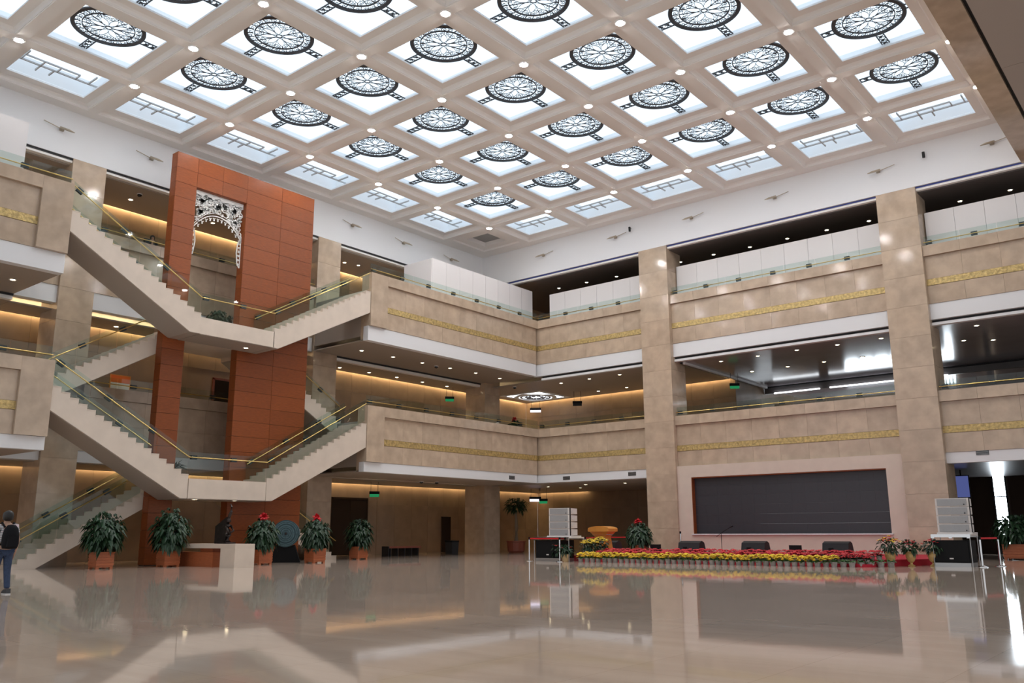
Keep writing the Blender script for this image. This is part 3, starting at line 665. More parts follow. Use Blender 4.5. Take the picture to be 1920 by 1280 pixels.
# ------------------------------------------------------------------ exhibition partitions on the upper gallery
def partition(label, axis, pos, s0, s1, z1, n, face, ret=None):
    """run of white boards; each board a piece of its own"""
    o = (pos, (s0+s1)/2, L3) if axis == 'x' else ((s0+s1)/2, pos, L3)
    t = thing('exhibition_partition', label, 'partition', o)
    for k in range(n):
        u0, u1 = s0+(s1-s0)*k/n+0.006, s0+(s1-s0)*(k+1)/n-0.006
        if axis == 'x': boxpart('board', 'panel_white', t, pos-0.06, pos, u0, u1, L3, z1)
        else: boxpart('board', 'panel_white', t, u0, u1, pos, pos+0.06, L3, z1)
    if axis == 'x': part('backing', MB().box(pos-0.10, pos-0.062, s0+0.02, s1-0.02, L3, z1-0.02), 'grey_metal', t)
    else: part('backing', MB().box(s0+0.02, s1-0.02, pos+0.062, pos+0.10, L3, z1-0.02), 'grey_metal', t)
    if ret: boxpart('return_board', 'panel_white', t, *ret)
partition('white board partition behind the upper balcony glass, right of the stairs', 'x', -0.52, -4.0, 4.62, 15.45, 8, 1, (-2.6, -0.53, -4.06, -4.0, L3, 15.43))
partition('white board partition in the far corner, left of the tall column', 'y', 4.92, 0.55, 7.30, 15.12, 6, 1)
partition('long white board partition above the screen balcony', 'y', 4.92, 9.10, 19.90, 15.15, 9, 1)
partition('white board partition at the right photo edge on the upper balcony', 'y', 4.92, 21.66, 28.9, 15.15, 6, 1)
partition('white board partition at the left photo edge on the upper balcony', 'x', -0.52, -33, -24.35, 15.45, 8, 1)

# ------------------------------------------------------------------ LED wall
t = thing('video_wall', 'large dark blank video screen in a pale stone surround behind the stage', 'screen', (14.4, YB, 0))
X0, X1, Z0, Z1 = 9.83, 19.20, 1.08, 3.84
part('surround', MB().box(9.06, X0, YB, YB+0.5, 0, 4.42).box(X1, 19.93, YB, YB+0.5, 0, 4.42).box(X0, X1, YB, YB+0.5, Z1, 4.42).box(X0, X1, YB, YB+0.5, 0, Z0), 'stone_frame', t)
nx, nz_ = 15, 6
for i in range(nx):
    for k in range(nz_):
        boxpart('screen_module', 'screen', t, X0+(X1-X0)*i/nx+0.001, X0+(X1-X0)*(i+1)/nx-0.001, YB+0.28, YB+0.34, Z0+(Z1-Z0)*k/nz_+0.001, Z0+(Z1-Z0)*(k+1)/nz_-0.001)
part('sill', MB().box(X0-0.06, X1+0.06, YB-0.10, YB+0.27, Z0-0.05, Z0), 'white_paint', t)
part('reveal', MB().box(X0, X1, YB+0.02, YB+0.28, Z1-0.05, Z1).box(X0, X0+0.03, YB+0.02, YB+0.28, Z0, Z1-0.05), 'wood', t, label='reddish timber reveal')

# ------------------------------------------------------------------ stage
t = thing('stage', 'low red carpeted stage with rounded corner in front of the screen', 'stage', (15, 0, 0))
def stage_poly(x0, x1, yf, yb_, r):
    pts = [(x0, yb_), (x0, yf)]
    pts += [(x1-r+r*math.sin(a_), yf+r-r*math.cos(a_)) for a_ in [PI/2*k/8 for k in range(9)]]
    return pts+[(x1, yb_)]
part('platform', MB().prism(stage_poly(8.6, 22.3, -4.6, YB-0.15, 3.2), 'z', 0.0, 0.22), 'red_carpet', t)
part('step', MB().prism(stage_poly(9.55, 21.2, -5.15, -4.61, 0.3), 'z', 0.0, 0.10), 'red_carpet', t)

# ------------------------------------------------------------------ potted flowers
def flower_meshes(kind, seed):
    rg = random.Random(seed); fo = MB(); bl = MB()
    for k in range(26):
        a_ = rg.uniform(0, 2*PI); e_ = rg.uniform(0.1, 1.2); fo.leaf((0.03*math.cos(a_), 0.03*math.sin(a_), 0.15), (math.cos(a_)*math.cos(e_), math.sin(a_)*math.cos(e_), math.sin(e_)), rg.uniform(0.14, 0.23), 0.08, 0.3)
    nb = 42 if kind == 'yellow' else 16
    for k in range(nb):
        a_ = rg.uniform(0, 2*PI); e_ = rg.uniform(-0.25, 1.5); c_ = Vector((0.17*math.cos(a_)*math.cos(e_), 0.17*math.sin(a_)*math.cos(e_), 0.25+(0.15 if kind == 'yellow' else 0.13)*math.sin(e_)))
        if kind == 'yellow':
            for q in range(5): b_ = 2*PI*q/5+rg.random(); bl.leaf(c_, (math.cos(b_)+math.cos(a_)*0.6, math.sin(b_)+math.sin(a_)*0.6, 0.5), 0.075, 0.065, 0.1)
        else:
            for q in range(7): b_ = 2*PI*q/7+rg.random(); bl.leaf(c_+Vector((0, 0, 0.01)), (math.cos(b_), math.sin(b_), 0.25), rg.uniform(0.10, 0.15), 0.075, 0.35)
    return fo.mesh('foliage'), bl.mesh('blossoms')
POT_M = MB().lathe([(0.095, 0), (0.12, 0.155), (0.13, 0.155), (0.13, 0.18), (0.11, 0.18), (0.10, 0.15), (0.0, 0.15)], 14).mesh('pot')
FM = {k: [flower_meshes(k, 11*q+5) for q in range(3)] for k in ('yellow', 'red')}
for fo, bl in FM['yellow']: fo.materials.append(MATS['leaf_light']); bl.materials.append(MATS['petal_yellow'])
for fo, bl in FM['red']: fo.materials.append(MATS['leaf']); bl.materials.append(MATS['petal_red'])
POT_M.materials.append(MATS['pot_grey'])
def pot(kind, x, y, z, label, group, rg, foliage_only=False, size=0.92):
    t = thing('flower_pot', label, 'potted flower', (x, y, z), group, rg.uniform(0, 6)); v = rg.randrange(3); s_ = rg.uniform(0.93, 1.07)*size
    t.scale = (s_, s_, s_)
    link('pot', POT_M, None, t); link('foliage', FM[kind][v][0], None, t)
    if not foliage_only: link('blossoms', FM[kind][v][1], None, t)
rg = random.Random(21)
def path(n, x0, x1, yf): return [(x0+(x1-x0)*k/(n-1), yf(x0+(x1-x0)*k/(n-1))) for k in range(n)]
N1 = 46
for k, (x, y) in enumerate(path(N1, 9.95, 21.6, lambda x: -5.62+max(0, x-19.0)**2*0.16-max(0, 11-x)*0.15)):
    g = k > N1-7
    lb = f'{nth(k+1)} pot from left in the front row, grey pot of yellow flowers' if not g else f'green leafy grey pot, {nth(N1-k)} from the right end of the front row'
    pot('yellow', x, y+rg.uniform(-0.03, 0.03), 0, lb, 'yellow flower pots edging the stage', rg, g)
for k, (x, y) in enumerate(path(44, 10.3, 21.0, lambda x: -4.92)):
    pot('red', x, y+rg.uniform(-0.03, 0.03), 0.10, f'{nth(k+1)} red poinsettia pot from left in the middle row', 'red poinsettia pots on the stage step', rg, size=0.86)
for k, (x, y) in enumerate(path(44, 10.2, 21.1, lambda x: -4.36)):
    pot('red', x+0.1, y+rg.uniform(-0.04, 0.04), 0.22, f'{nth(k+1)} red poinsettia pot from left in the back row', 'red poinsettia pots along the stage edge', rg, size=0.76)
def bush_mesh(seed, n, rx, rz, zc, L, w, droop=0.5):
    rg = random.Random(seed); mb = MB()
    for k in range(n):
        a_ = rg.uniform(0, 2*PI); e_ = math.asin(rg.uniform(-0.75, 1)); rr = rg.uniform(0.35, 1.0)
        d = Vector((math.cos(a_)*math.cos(e_), math.sin(a_)*math.cos(e_), math.sin(e_)))
        p_ = Vector((d.x*rx*rr, d.y*rx*rr, zc+d.z*rz*rr)); mb.leaf(p_, d+Vector((rg.uniform(-.5, .5), rg.uniform(-.5, .5), rg.uniform(-.3, .3))), L*rg.uniform(.7, 1.2), w, droop)
    return mb
# larger arrangements at both ends of the stage
def arrangement(label, loc, pot_kind, cols, seed, s=1.0):
    t = thing('flower_arrangement', label, 'potted flower', loc); rg = random.Random(seed)
    if pot_kind == 'urn':
        part('urn', MB().lathe([(0.11, 0), (0.12, 0.03), (0.05, 0.07), (0.04, 0.12), (0.10, 0.17), (0.165, 0.30), (0.175, 0.40), (0.15, 0.46), (0.17, 0.49), (0.13, 0.49), (0.0, 0.46)], 16), 'urn_gold', t, False); zb = 0.46
    else:
        part('pot', MB().lathe([(0.13, 0), (0.19, 0.26), (0.20, 0.26), (0.20, 0.30), (0.17, 0.30), (0.16, 0.26), (0, 0.26)], 16), 'pot_tan', t, False); zb = 0.28
    part('foliage', bush_mesh(seed, 150, 0.30*s, 0.20*s, zb+0.18*s, 0.16, 0.08), 'leaf', t, False)
    for cnm, frac in cols:
        bl = MB()
        for k in range(int(26*frac)):
            a_ = rg.uniform(0, 2*PI); r_ = 0.30*s*math.sqrt(rg.random()); c_ = Vector((r_*math.cos(a_), r_*math.sin(a_), zb+0.42*s-r_*0.45+rg.uniform(-.03, .04)))
            for q in range(6): b_ = 2*PI*q/6+rg.random(); bl.leaf(c_, (math.cos(b_), math.sin(b_), 0.3), 0.075, 0.06, 0.15)
        part('blossoms', bl, cnm, t, False)
arrangement('big bouquet of yellow blossoms beside the lectern', (9.78, -4.9, 0.10), 'pot', [('petal_yellow', 2.6)], 31, 1.25)
arrangement('second yellow bouquet at the left stage corner, next to the lectern', (9.95, -4.35, 0.22), 'pot', [('petal_yellow', 2.2)], 32, 1.1)
arrangement('red-flecked green plant in a tan pot at the left stage corner', (8.75, -5.55, 0), 'pot', [('petal_red', 0.7)], 33, 1.1)
arrangement('leafy tan pot at the foot of the left stage corner', (9.15, -5.75, 0), 'pot', [('petal_red', 0.25)], 34, 0.95)
arrangement('golden urn of yellow and red flowers at the right stage corner', (21.45, -4.02, 0), 'urn', [('petal_yellow', 1.3), ('petal_red', 0.9)], 35, 1.25)
arrangement('golden urn with red flowers, middle of the three right urns', (21.95, -3.45, 0), 'urn', [('petal_red', 0.9)], 36, 1.0)
arrangement('golden urn with red flowers, rightmost of the three urns', (22.55, -3.05, 0), 'urn', [('petal_red', 0.9)], 37, 1.05)

# ------------------------------------------------------------------ stage equipment
def line_array(label, x, y, z, group):
    """four stacked speaker boxes on a base frame"""
    for k in range(4):
        t = thing('array_speaker', f'white loudspeaker box with grey grille, {("bottom", "second from bottom", "third from bottom", "top")[k]} of the {label} stack', 'loudspeaker', (x, y, z+0.06+k*0.285), group)
        part('cabinet', MB().add([(-0.52, -0.25, 0), (0.52, -0.25, 0), (0.46, 0.42, 0.02), (-0.46, 0.42, 0.02), (-0.52, -0.25, 0.275), (0.52, -0.25, 0.275), (0.46, 0.42, 0.255), (-0.46, 0.42, 0.255)], [(0, 3, 2, 1), (4, 5, 6, 7), (0, 1, 5, 4), (1, 2, 6, 5), (2, 3, 7, 6), (3, 0, 4, 7)]), 'pa_white', t, False)
        part('grille', MB().box(-0.455, 0.455, -0.275, -0.245, 0.025, 0.25), 'grille', t, False)
        part('logo_badge', MB().box(0.36, 0.40, -0.28, -0.27, 0.045, 0.08), 'dark', t, False)
        part('handle', MB().box(0.485, 0.52, -0.02, 0.12, 0.08, 0.19), 'pa_white', t, False); part('rigging_plate', MB().box(0.47, 0.535, -0.20, -0.14, -0.004, 0.278), 'dark', t, False)
def flight_case(label, x, y, wd, group):
    t = thing('subwoofer', label, 'loudspeaker', (x, y, 0), group)
    part('cabinet', MB().box(-wd/2, wd/2, -0.40, 0.55, 0.13, 0.86), 'black', t, False); part('front_grille', MB().box(-wd/2+0.03, wd/2-0.03, -0.425, -0.40, 0.16, 0.83), 'black', t, False)
    part('base_rail', MB().box(-wd/2, wd/2, -0.43, 0.55, 0.0, 0.13), 'grey_metal', t, False); part('badge', MB().box(-0.07, 0.05, -0.44, -0.424, 0.25, 0.29), 'pa_white', t, False)
def stage_table(label, x, y, wd, z):
    t = thing('equipment_platform', label, 'platform', (x, y, 0))
    part('deck', MB().box(-wd/2, wd/2, -0.46, 0.62, z-0.05, z), 'pa_white', t, False); part('rim', MB().box(-wd/2, wd/2, -0.48, -0.46, z-0.10, z).box(-wd/2, wd/2, 0.62, 0.64, z-0.10, z), 'chrome', t, False)
    for sx in (-1, 1):
        for sy in (-0.44, 0.60): part('leg', MB().tube([(sx*(wd/2-0.03), sy, 0), (sx*(wd/2-0.03), sy, z-0.05)], 0.016), 'grey_metal', t, False)
    for sx in (-1, 0, 1): part('corner_fitting', MB().box(sx*(wd/2-0.06)-0.05, sx*(wd/2-0.06)+0.05, -0.49, -0.465, z-0.13, z-0.02), 'chrome', t, False)
stage_table('platform with chrome rim over the subwoofer left of the lectern', 8.45, -5.32, 1.85, 0.98)
flight_case('black subwoofer under the left speaker stack', 8.25, -5.32, 1.30, 'black subwoofers')
line_array('left', 8.72, -5.32, 0.98, 'loudspeakers of the left stack')
part('base_plate', MB().box(8.10, 9.35, -5.60, -4.87, 0.98, 1.04), 'pa_white', bpy.data.objects['equipment_platform'])
stage_table('platform with chrome rim over the subwoofer right of the stage', 23.20, -2.75, 1.22, 1.06)
flight_case('black subwoofer under the right speaker stack', 23.17, -2.75, 1.12, 'black subwoofers')
line_array('right', 23.30, -2.75, 1.06, 'loudspeakers of the right stack')
part('base_plate', MB().box(22.75, 23.85, -3.05, -2.30, 1.06, 1.12), 'pa_white', bpy.data.objects['equipment_platform.001'])
def stanchion(label, x, y, h=0.97, z=0.0):
    t = thing('stanchion', label, 'barrier post', (x, y, z), 'chrome barrier posts')
    part('post', MB().tube([(0, 0, 0.02), (0, 0, h)], 0.03, 12), 'chrome', t, False); part('base', MB().lathe([(0.17, 0), (0.17, 0.015), (0.05, 0.05), (0, 0.05)], 20), 'chrome', t, False); part('head', MB().tube([(0, 0, h-0.09), (0, 0, h+0.01)], 0.04, 12), 'black', t, False)
def belt(label, pts, z=0.90):
    mb = MB()
    for a_, b_ in zip(pts[:-1], pts[1:]):
        d = Vector((b_[0]-a_[0], b_[1]-a_[1], 0)); n_ = Vector((-d.y, d.x, 0)).normalized()*0.004
        A = Vector((*a_, z)); B = Vector((*b_, z)); hh = Vector((0, 0, 0.055))
        mb.add([A-n_, B-n_, B-n_+hh, A-n_+hh, A+n_, B+n_, B+n_+hh, A+n_+hh], [(0, 1, 2, 3), (7, 6, 5, 4), (0, 4, 5, 1), (1, 5, 6, 2), (2, 6, 7, 3), (3, 7, 4, 0)])
    tag(link('barrier_belt', mb.mesh('barrier_belt'), 'red_belt'), label, 'barrier belt', 'red barrier belts')
SP = [((7.35, -5.85), 'chrome barrier post at the front left of the left subwoofer'), ((9.05, -6.0), 'chrome barrier post at the front right of the left subwoofer'), ((8.38, -3.2), 'chrome barrier post behind the left speaker platform'), ((10.9, 0.8), 'chrome barrier post right of the lectern'), ((7.0, 3.3), 'chrome barrier post beside the tall left column')]
for (x, y), lb in SP: stanchion(lb, x, y, z=0.22 if x > 10 else 0.0)
belt('red belt across the left subwoofer', [(7.35, -5.85), (9.05, -6.0)]); belt('red belt behind the lectern', [(8.38, -3.2), (6.0, 1.4), (7.0, 3.3)])
stanchion('chrome barrier post right of the right subwoofer, nearer one', 24.02, -2.95, 0.97); stanchion('chrome barrier post right of the right subwoofer, farther one', 24.35, -1.9, 0.97)
belt('short red belt between the two posts at right', [(24.02, -2.95), (24.35, -1.9)])
# lectern
t = thing('lectern', 'orange wooden lectern with rounded top at the left of the stage', 'lectern', (9.45, -3.4, 0.22))
part('column', MB().frustum(0, 0, 0.06, 0.78, 0.37, 0.26, 0.28, 0.20), 'lectern_wood', t, False); part('plinth', MB().box(-0.42, 0.42, -0.31, 0.31, 0, 0.06), 'lectern_wood', t, False)
part('neck_band', MB().box(-0.36, 0.36, -0.25, 0.25, 0.84, 0.87), 'chrome', t, False); part('collar', MB().frustum(0, 0, 0.78, 0.98, 0.28, 0.21, 0.46, 0.33), 'lectern_wood', t, False)
top = [(-0.53, 0.98), (0.53, 0.98), (0.53, 1.10)]+[(0.53*math.cos(a_), 1.10+0.11*math.sin(a_)) for a_ in [PI*k/12 for k in range(1, 12)]]+[(-0.53, 1.10)]
part('reading_top', MB().prism(top, 'y', -0.36, 0.36), 'lectern_wood', t, False)
# wedge monitors, small boxes, microphone
def wedge(label, px):
    p_ = at(px, 1036, 'y', -2.2)
    t = thing('stage_monitor', label, 'loudspeaker', (p_.x, -2.2, 0.22), 'black wedge monitors'); t.scale = (1.12, 1.12, 1.18)
    pr = [(-0.26, 0), (0.24, 0), (0.28, 0.14), (0.15, 0.44), (-0.02, 0.50), (-0.22, 0.44), (-0.29, 0.18)]
    mb = MB(); 
    for a_, b_ in ((-0.43, -0.14), (-0.14, 0.43)): mb.prism(pr, 'x', a_, b_)
    part('cabinet', mb, 'dark', t, False); part('handle', MB().box(-0.22, -0.06, -0.285, -0.20, 0.16, 0.30), 'black', t, False); part('grille', MB().prism([(0.24, 0.03), (0.275, 0.12), (0.16, 0.35), (0.13, 0.34)], 'x', -0.38, 0.38), 'black', t, False)
for px, lb in ((1144, 'black wedge monitor beside the lectern'), (1298, 'black wedge monitor near the left screen corner'), (1418, 'black wedge monitor in the middle of the stage'), (1572, 'black wedge monitor on the right of the stage')): wedge(lb, px)
for px, lb in ((1230, 'small black display at the foot of the left column'), (1492, 'small black display between the two right monitors')):
    p_ = at(px, 1036, 'y', -2.2); t = thing('prompter_display', lb, 'display', (p_.x, -2.2, 0.22), 'small black displays')
    part('panel', MB().box(-0.24, 0.24, -0.03, 0.03, 0.02, 0.44), 'black', t, False); part('back_prop', MB().prism([(0.03, 0.02), (0.16, 0.0), (0.16, 0.02), (0.03, 0.22)], 'x', -0.05, 0.05), 'dark', t, False); part('foot', MB().box(-0.2, 0.2, -0.05, 0.16, 0, 0.02), 'dark', t, False)
p_ = at(1354, 1036, 'y', -1.8); t = thing('microphone_stand', 'thin black boom microphone stand in front of the screen', 'microphone', (p_.x, -1.8, 0.22))
part('pole', MB().tube([(0, 0, 0.03), (0, 0, 0.88)], 0.012), 'black', t, False); part('boom', MB().tube([(-0.22, 0, 0.75), (0.1, 0, 0.96), (0.42, 0, 1.13)], 0.010), 'black', t, False)
part('microphone', MB().tube([(0.40, 0, 1.12), (0.55, 0, 1.19)], [0.018, 0.028]), 'black', t, False)
for k in range(3): a_ = 2*PI*k/3; part('leg', MB().tube([(0, 0, 0.10), (0.28*math.cos(a_), 0.28*math.sin(a_), 0.012)], 0.010), 'black', t, False)

# ------------------------------------------------------------------ planters and plants
def planter(label, px, py, s=1.0, kind='bush', rosette=False, w=0.58, h=0.55, plant_h=1.25, rx=0.62, seed=1, xy=None, name='potted_plant', z=0.0):
    p_ = at(px, py, 'z', 0) if xy is None else Vector((*xy, z))
    t = thing(name, label, 'plant', (p_.x, p_.y, z), 'potted plants'); a_ = w/2
    t.rotation_euler = (0, 0, 0.0)
    b = part('planter_box', MB().frustum(0, 0, 0.05, h, a_, a_, a_*1.04, a_*1.04), 'planter_wood', t, False)
    for sx in (-1, 1):
        for sy in (-1, 1): part('foot', MB().box(sx*a_-sx*0.10, sx*a_, sy*a_-sy*0.10, sy*a_, 0, 0.06), 'planter_wood', t, False)
    part('rim', MB().box(-a_*1.1, a_*1.1, -a_*1.1, a_*1.1, h-0.03, h+0.02), 'planter_wood', t, False)
    for k in range(4): zz = 0.10+(h-0.17)*k/4; part('slat_band', MB().box(-a_*1.06, a_*1.06, -a_*1.06, a_*1.06, zz+0.015, zz+(h-0.17)/4-0.01), 'planter_wood', t, False)
    part('soil', MB().box(-a_*0.95, a_*0.95, -a_*0.95, a_*0.95, h, h+0.03), 'soil', t, False)
    st = MB(); rg = random.Random(seed)
    for k in range(7):
        b_ = rg.uniform(0, 2*PI); st.tube([(0.05*math.cos(b_), 0.05*math.sin(b_), h), (0.2*math.cos(b_), 0.2*math.sin(b_), h+plant_h*0.5), (0.32*math.cos(b_), 0.32*math.sin(b_), h+plant_h*0.8)], 0.015, 6)
    part('stems', st, 'leaf', t, False)
    part('foliage', bush_mesh(seed, 520, rx*0.86, plant_h*0.50, h+plant_h*0.46, 0.26, 0.16, 0.75), 'leaf', t, False)
    if rosette:
        rz = MB()
        for k in range(26):
            b_ = rg.uniform(0, 2*PI); e_ = rg.uniform(-0.6, 1.5); rz.leaf((0, 0, h+plant_h+0.08), (math.cos(b_)*math.cos(e_), math.sin(b_)*math.cos(e_), math.sin(e_)), 0.24, 0.16, 0.1)
        part('red_rosette', rz, 'petal_red', t, False)
    return t
planter('leafy plant in a red wood planter below the left stair flight', 188, 1066, plant_h=1.35, rx=0.72, seed=51)
planter('tall bushy plant in a red wood planter before the portal left leg', 314, 1062, plant_h=1.55, rx=0.70, seed=52)
planter('red-topped plant in a red wood planter left of the drum', 489, 1058, plant_h=1.15, rx=0.60, seed=53, rosette=True)
planter('red-topped plant in a red wood planter right of the drum', 590, 1055, plant_h=1.15, rx=0.56, seed=54, rosette=True)
planter('dark plant in a red planter by the dark doorway', 672, 1048, plant_h=1.3, rx=0.62, seed=55)
planter('bushy plant in a brown planter at the right photo edge', 1905, 1046, plant_h=1.2, rx=0.95, seed=56, w=0.85, h=0.6, xy=(23.4, 6.6))
planter('red-topped plant behind the lectern stage corner', 1165, 1046, plant_h=1.0, rx=0.6, seed=57, rosette=True, xy=(8.2, 1.6))
planter('plant with a red top in the far second floor corner', 958, 795, plant_h=1.1, rx=0.45, seed=58, rosette=True, xy=(-3.0, 5.9), z=L2, h=0.5)
planter('dark plant on the upper stair landing behind the glass', 430, 590, plant_h=0.9, rx=0.55, seed=59, xy=(-3.1, -14.75), z=L25, h=0.4, w=0.5)
# tall slender tree in a tub, palm on the lower landing
t = thing('tub_tree', 'slender tree with an umbrella crown in a dark red tub by the corner column', 'tree', (-3.0, 6.0, 0))
part('tub', MB().lathe([(0.42, 0), (0.52, 0.10), (0.55, 0.62), (0.60, 0.64), (0.60, 0.70), (0.48, 0.70), (0, 0.66)], 20), 'bench_wood', t, False)
part('trunk', MB().tube([(0, 0, 0.6), (0.02, 0.0, 1.5), (-0.03, 0.02, 2.5)], [0.16, 0.12, 0.07], 10), 'bark', t, False)
part('foliage', bush_mesh(61, 260, 0.62, 0.40, 2.75, 0.30, 0.12, 0.5), 'leaf', t, False)
t = thing('palm', 'spiky palm on the lower landing beside the portal left leg', 'plant', (-2.6, -16.6, L15))
part('pot', MB().lathe([(0.14, 0), (0.20, 0.34), (0.22, 0.36), (0.17, 0.36), (0, 0.32)], 14), 'pot_grey', t, False)
part('trunk', MB().tube([(0, 0, 0.3), (0, 0, 0.6)], 0.04), 'bark', t, False)
fr_ = MB(); rg = random.Random(9)
for k in range(16):
    b_ = rg.uniform(0, 2*PI); e_ = rg.uniform(0.1, 1.2); fr_.leaf((0, 0, 0.55), (math.cos(b_)*math.cos(e_), math.sin(b_)*math.cos(e_), math.sin(e_)), 0.62, 0.10, 0.25)
part('fronds', fr_, 'leaf', t, False)

# ------------------------------------------------------------------ bronze drum, statue, stone counter, bench, bin
t = thing('bronze_drum', 'round greenish bronze drum with ring pattern on a black stand', 'drum', (0.1, -12.95, 0))
nrm = Vector((0.75, -0.66, 0)); ang = math.atan2(nrm.y, nrm.x)
R_ = 0.55; zc = 1.17
dr = link('drum_body', MB().lathe([(R_*0.96, -0.62), (R_*0.80, -0.50), (R_*0.80, -0.22), (R_*0.92, -0.08), (R_, -0.02), (R_, 0.0)], 40, axis='x').mesh('drum_body'), 'verdigris', t, (0, 0, zc), (0, 0, ang))
fc = MB()
for r_, w_ in ((0.53, 0.03), (0.46, 0.02), (0.38, 0.05), (0.29, 0.02), (0.22, 0.03), (0.14, 0.02)): fc.ribbon([(r_*math.cos(2*PI*k/40), r_*math.sin(2*PI*k/40)) for k in range(40)], w_, 0.012, plane='yz', c=0.0, closed=True)
for k in range(12): b_ = 2*PI*k/12; fc.ribbon([(0.04*math.cos(b_), 0.04*math.sin(b_)), (0.13*math.cos(b_), 0.13*math.sin(b_))], [0.03, 0.004], 0.012, plane='yz', c=0.0)
link('ring_pattern', fc.mesh('ring_pattern'), 'verdigris_dark', dr); link('boss', MB().lathe([(0.05, 0), (0.045, 0.02), (0.02, 0.03)], 14, axis='x').mesh('boss'), 'bronze', dr)
link('stand', MB().prism([(-0.62, 0), (0.62, 0), (0.36, 0.72), (0.20, 0.66), (-0.20, 0.66), (-0.36, 0.72)], 'x', -0.55, -0.05).mesh('stand'), 'black', t, (0, 0, 0), (0, 0, ang))
t = thing('stone_counter', 'pale stone counter on a stone pedestal in front of the portal', 'counter', (2.6, -17.2, 0))
part('pedestal', MB().box(2.6, 3.5, -17.55, -16.75, 0, 0.66), 'stone_step', t); part('top_slab', MB().box(0.2, 3.5, -17.55, -16.75, 0.66, 0.82), 'stone_step', t)
part('wood_base', MB().box(-0.9, 1.9, -17.4, -16.9, 0, 0.52), 'planter_wood', t, label='reddish wooden base box'); part('wood_riser', MB().box(0.9, 1.7, -17.3, -17.0, 0.52, 0.66), 'planter_wood', t)
t = thing('bronze_statue', 'dark bronze figure statue with a raised horn on the stone counter', 'statue', (2.3, -17.1, 0.82))
part('plinth', MB().box(-0.32, 0.22, -0.2, 0.2, 0, 0.05), 'bronze', t, False)
part('backing_arch', MB().prism([(-0.75, 0.0), (-0.05, 0.0), (-0.05, 0.95)]+[(-0.05-0.70*(1-math.cos(a_)), 0.62+0.33*math.cos(a_)) for a_ in [PI/2*k/8 for k in range(1, 9)]], 'y', -0.06, 0.06), 'bronze', t, False)
sm = MB(); sm.smooth = True
sm.tube([(0, 0, 0.05), (0.02, 0, 0.30), (-0.01, 0, 0.50), (0.0, 0, 0.66), (0.0, 0, 0.72)], [0.13, 0.11, 0.07, 0.13, 0.05], 12).tube([(0, 0, 0.70), (0.01, 0, 0.78), (0, 0, 0.88), (0, 0, 0.92)], [0.05, 0.085, 0.07, 0.02], 12)
sm.tube([(0.02, 0.1, 0.62), (0.14, 0.14, 0.45), (0.08, -0.02, 0.36)], [0.04, 0.035, 0.03], 8).tube([(0.02, -0.1, 0.62), (0.16, -0.12, 0.46), (0.10, 0, 0.34)], [0.04, 0.035, 0.03], 8)
part('figure', sm, 'bronze', t, False)
part('horn', MB().tube([(0.0, 0, 0.90), (0.05, 0, 1.02), (0.13, 0, 1.14), (0.14, 0, 1.30), (0.06, 0, 1.42)], [0.05, 0.055, 0.05, 0.035, 0.01], 10), 'bronze', t, False)
t = thing('wooden_bench', 'dark red wooden bench along the ground floor wall', 'bench', (-3.8, -2.6, 0), rz=0.0)
part('seat', MB().box(-0.25, 0.25, -1.15, 1.15, 0.40, 0.50), 'bench_wood', t, False)
for k in range(5): part('leg', MB().box(-0.22, 0.22, -1.05+k*0.5, -0.98+k*0.5, 0, 0.40), 'dark', t, False)
part('end_panel', MB().box(-0.25, 0.25, -1.22, -1.15, 0, 0.50), 'dark', t, False)
t = thing('waste_bin', 'dark waste bin standing left of the corner column', 'bin', (-3.2, 0.6, 0))
part('bin_body', MB().frustum(0, 0, 0.0, 0.68, 0.24, 0.24, 0.27, 0.27), 'dark', t, False); part('lid', MB().box(-0.28, 0.28, -0.28, 0.28, 0.68, 0.76), 'black', t, False)

# ------------------------------------------------------------------ wall fixtures, vents, downlights, signs
def fixture(label, p_, axis):
    t = thing('wall_nozzle', label, 'wall fixture', p_, 'rod fixtures on the upper walls')
    def Q(a_, o_, z_): return (o_, -a_, z_) if axis == 'x' else (a_, -o_, z_)   # a along, o outwards
    part('mount_plate', MB().box(0, 0.10, -0.08, 0.08, -0.06, 0.06) if axis == 'x' else MB().box(-0.08, 0.08, -0.10, 0, -0.06, 0.06), 'fixture', t, False)
    sg = 1
    part('rod', MB().tube([Q(0.10, 0.10, 0.0), Q(0.75, 0.14, 0.10)], 0.018), 'fixture', t, False); part('nozzle', MB().tube([Q(0.12, 0.16, 0.02), Q(-0.20, 0.30, -0.06), Q(-0.40, 0.34, -0.10)], [0.045, 0.05, 0.015]), 'fixture', t, False)
for k, px in enumerate(((115, 243), (283, 298), (660, 423), (756, 456), (845, 487))): fixture(f'rod-like fixture on the left upper white wall, {nth(k+1)} from the left', at(*px, 'x', -D), 'x')
for k, px in enumerate(((1020, 479), (1155, 445), (1297, 409), (1453, 371), (1647, 322), (1860, 269))): fixture(f'rod-like fixture on the right upper white wall, {nth(k+1)} from the left', at(*px, 'y', D), 'y')
for px, lb in (((1183, 430), 'small dark camera high on the right white wall above the tall column'), ((1733, 291), 'small dark camera high on the right white wall near the corner beam')):
    t = thing('wall_camera', lb, 'camera', at(*px, 'y', D)); part('bracket', MB().box(-0.03, 0.03, -0.14, 0, 0.03, 0.08), 'grey_metal', t, False); part('camera_body', MB().tube([(0, -0.16, 0.10), (0, -0.14, -0.16)], 0.06, 10), 'dark', t, False)
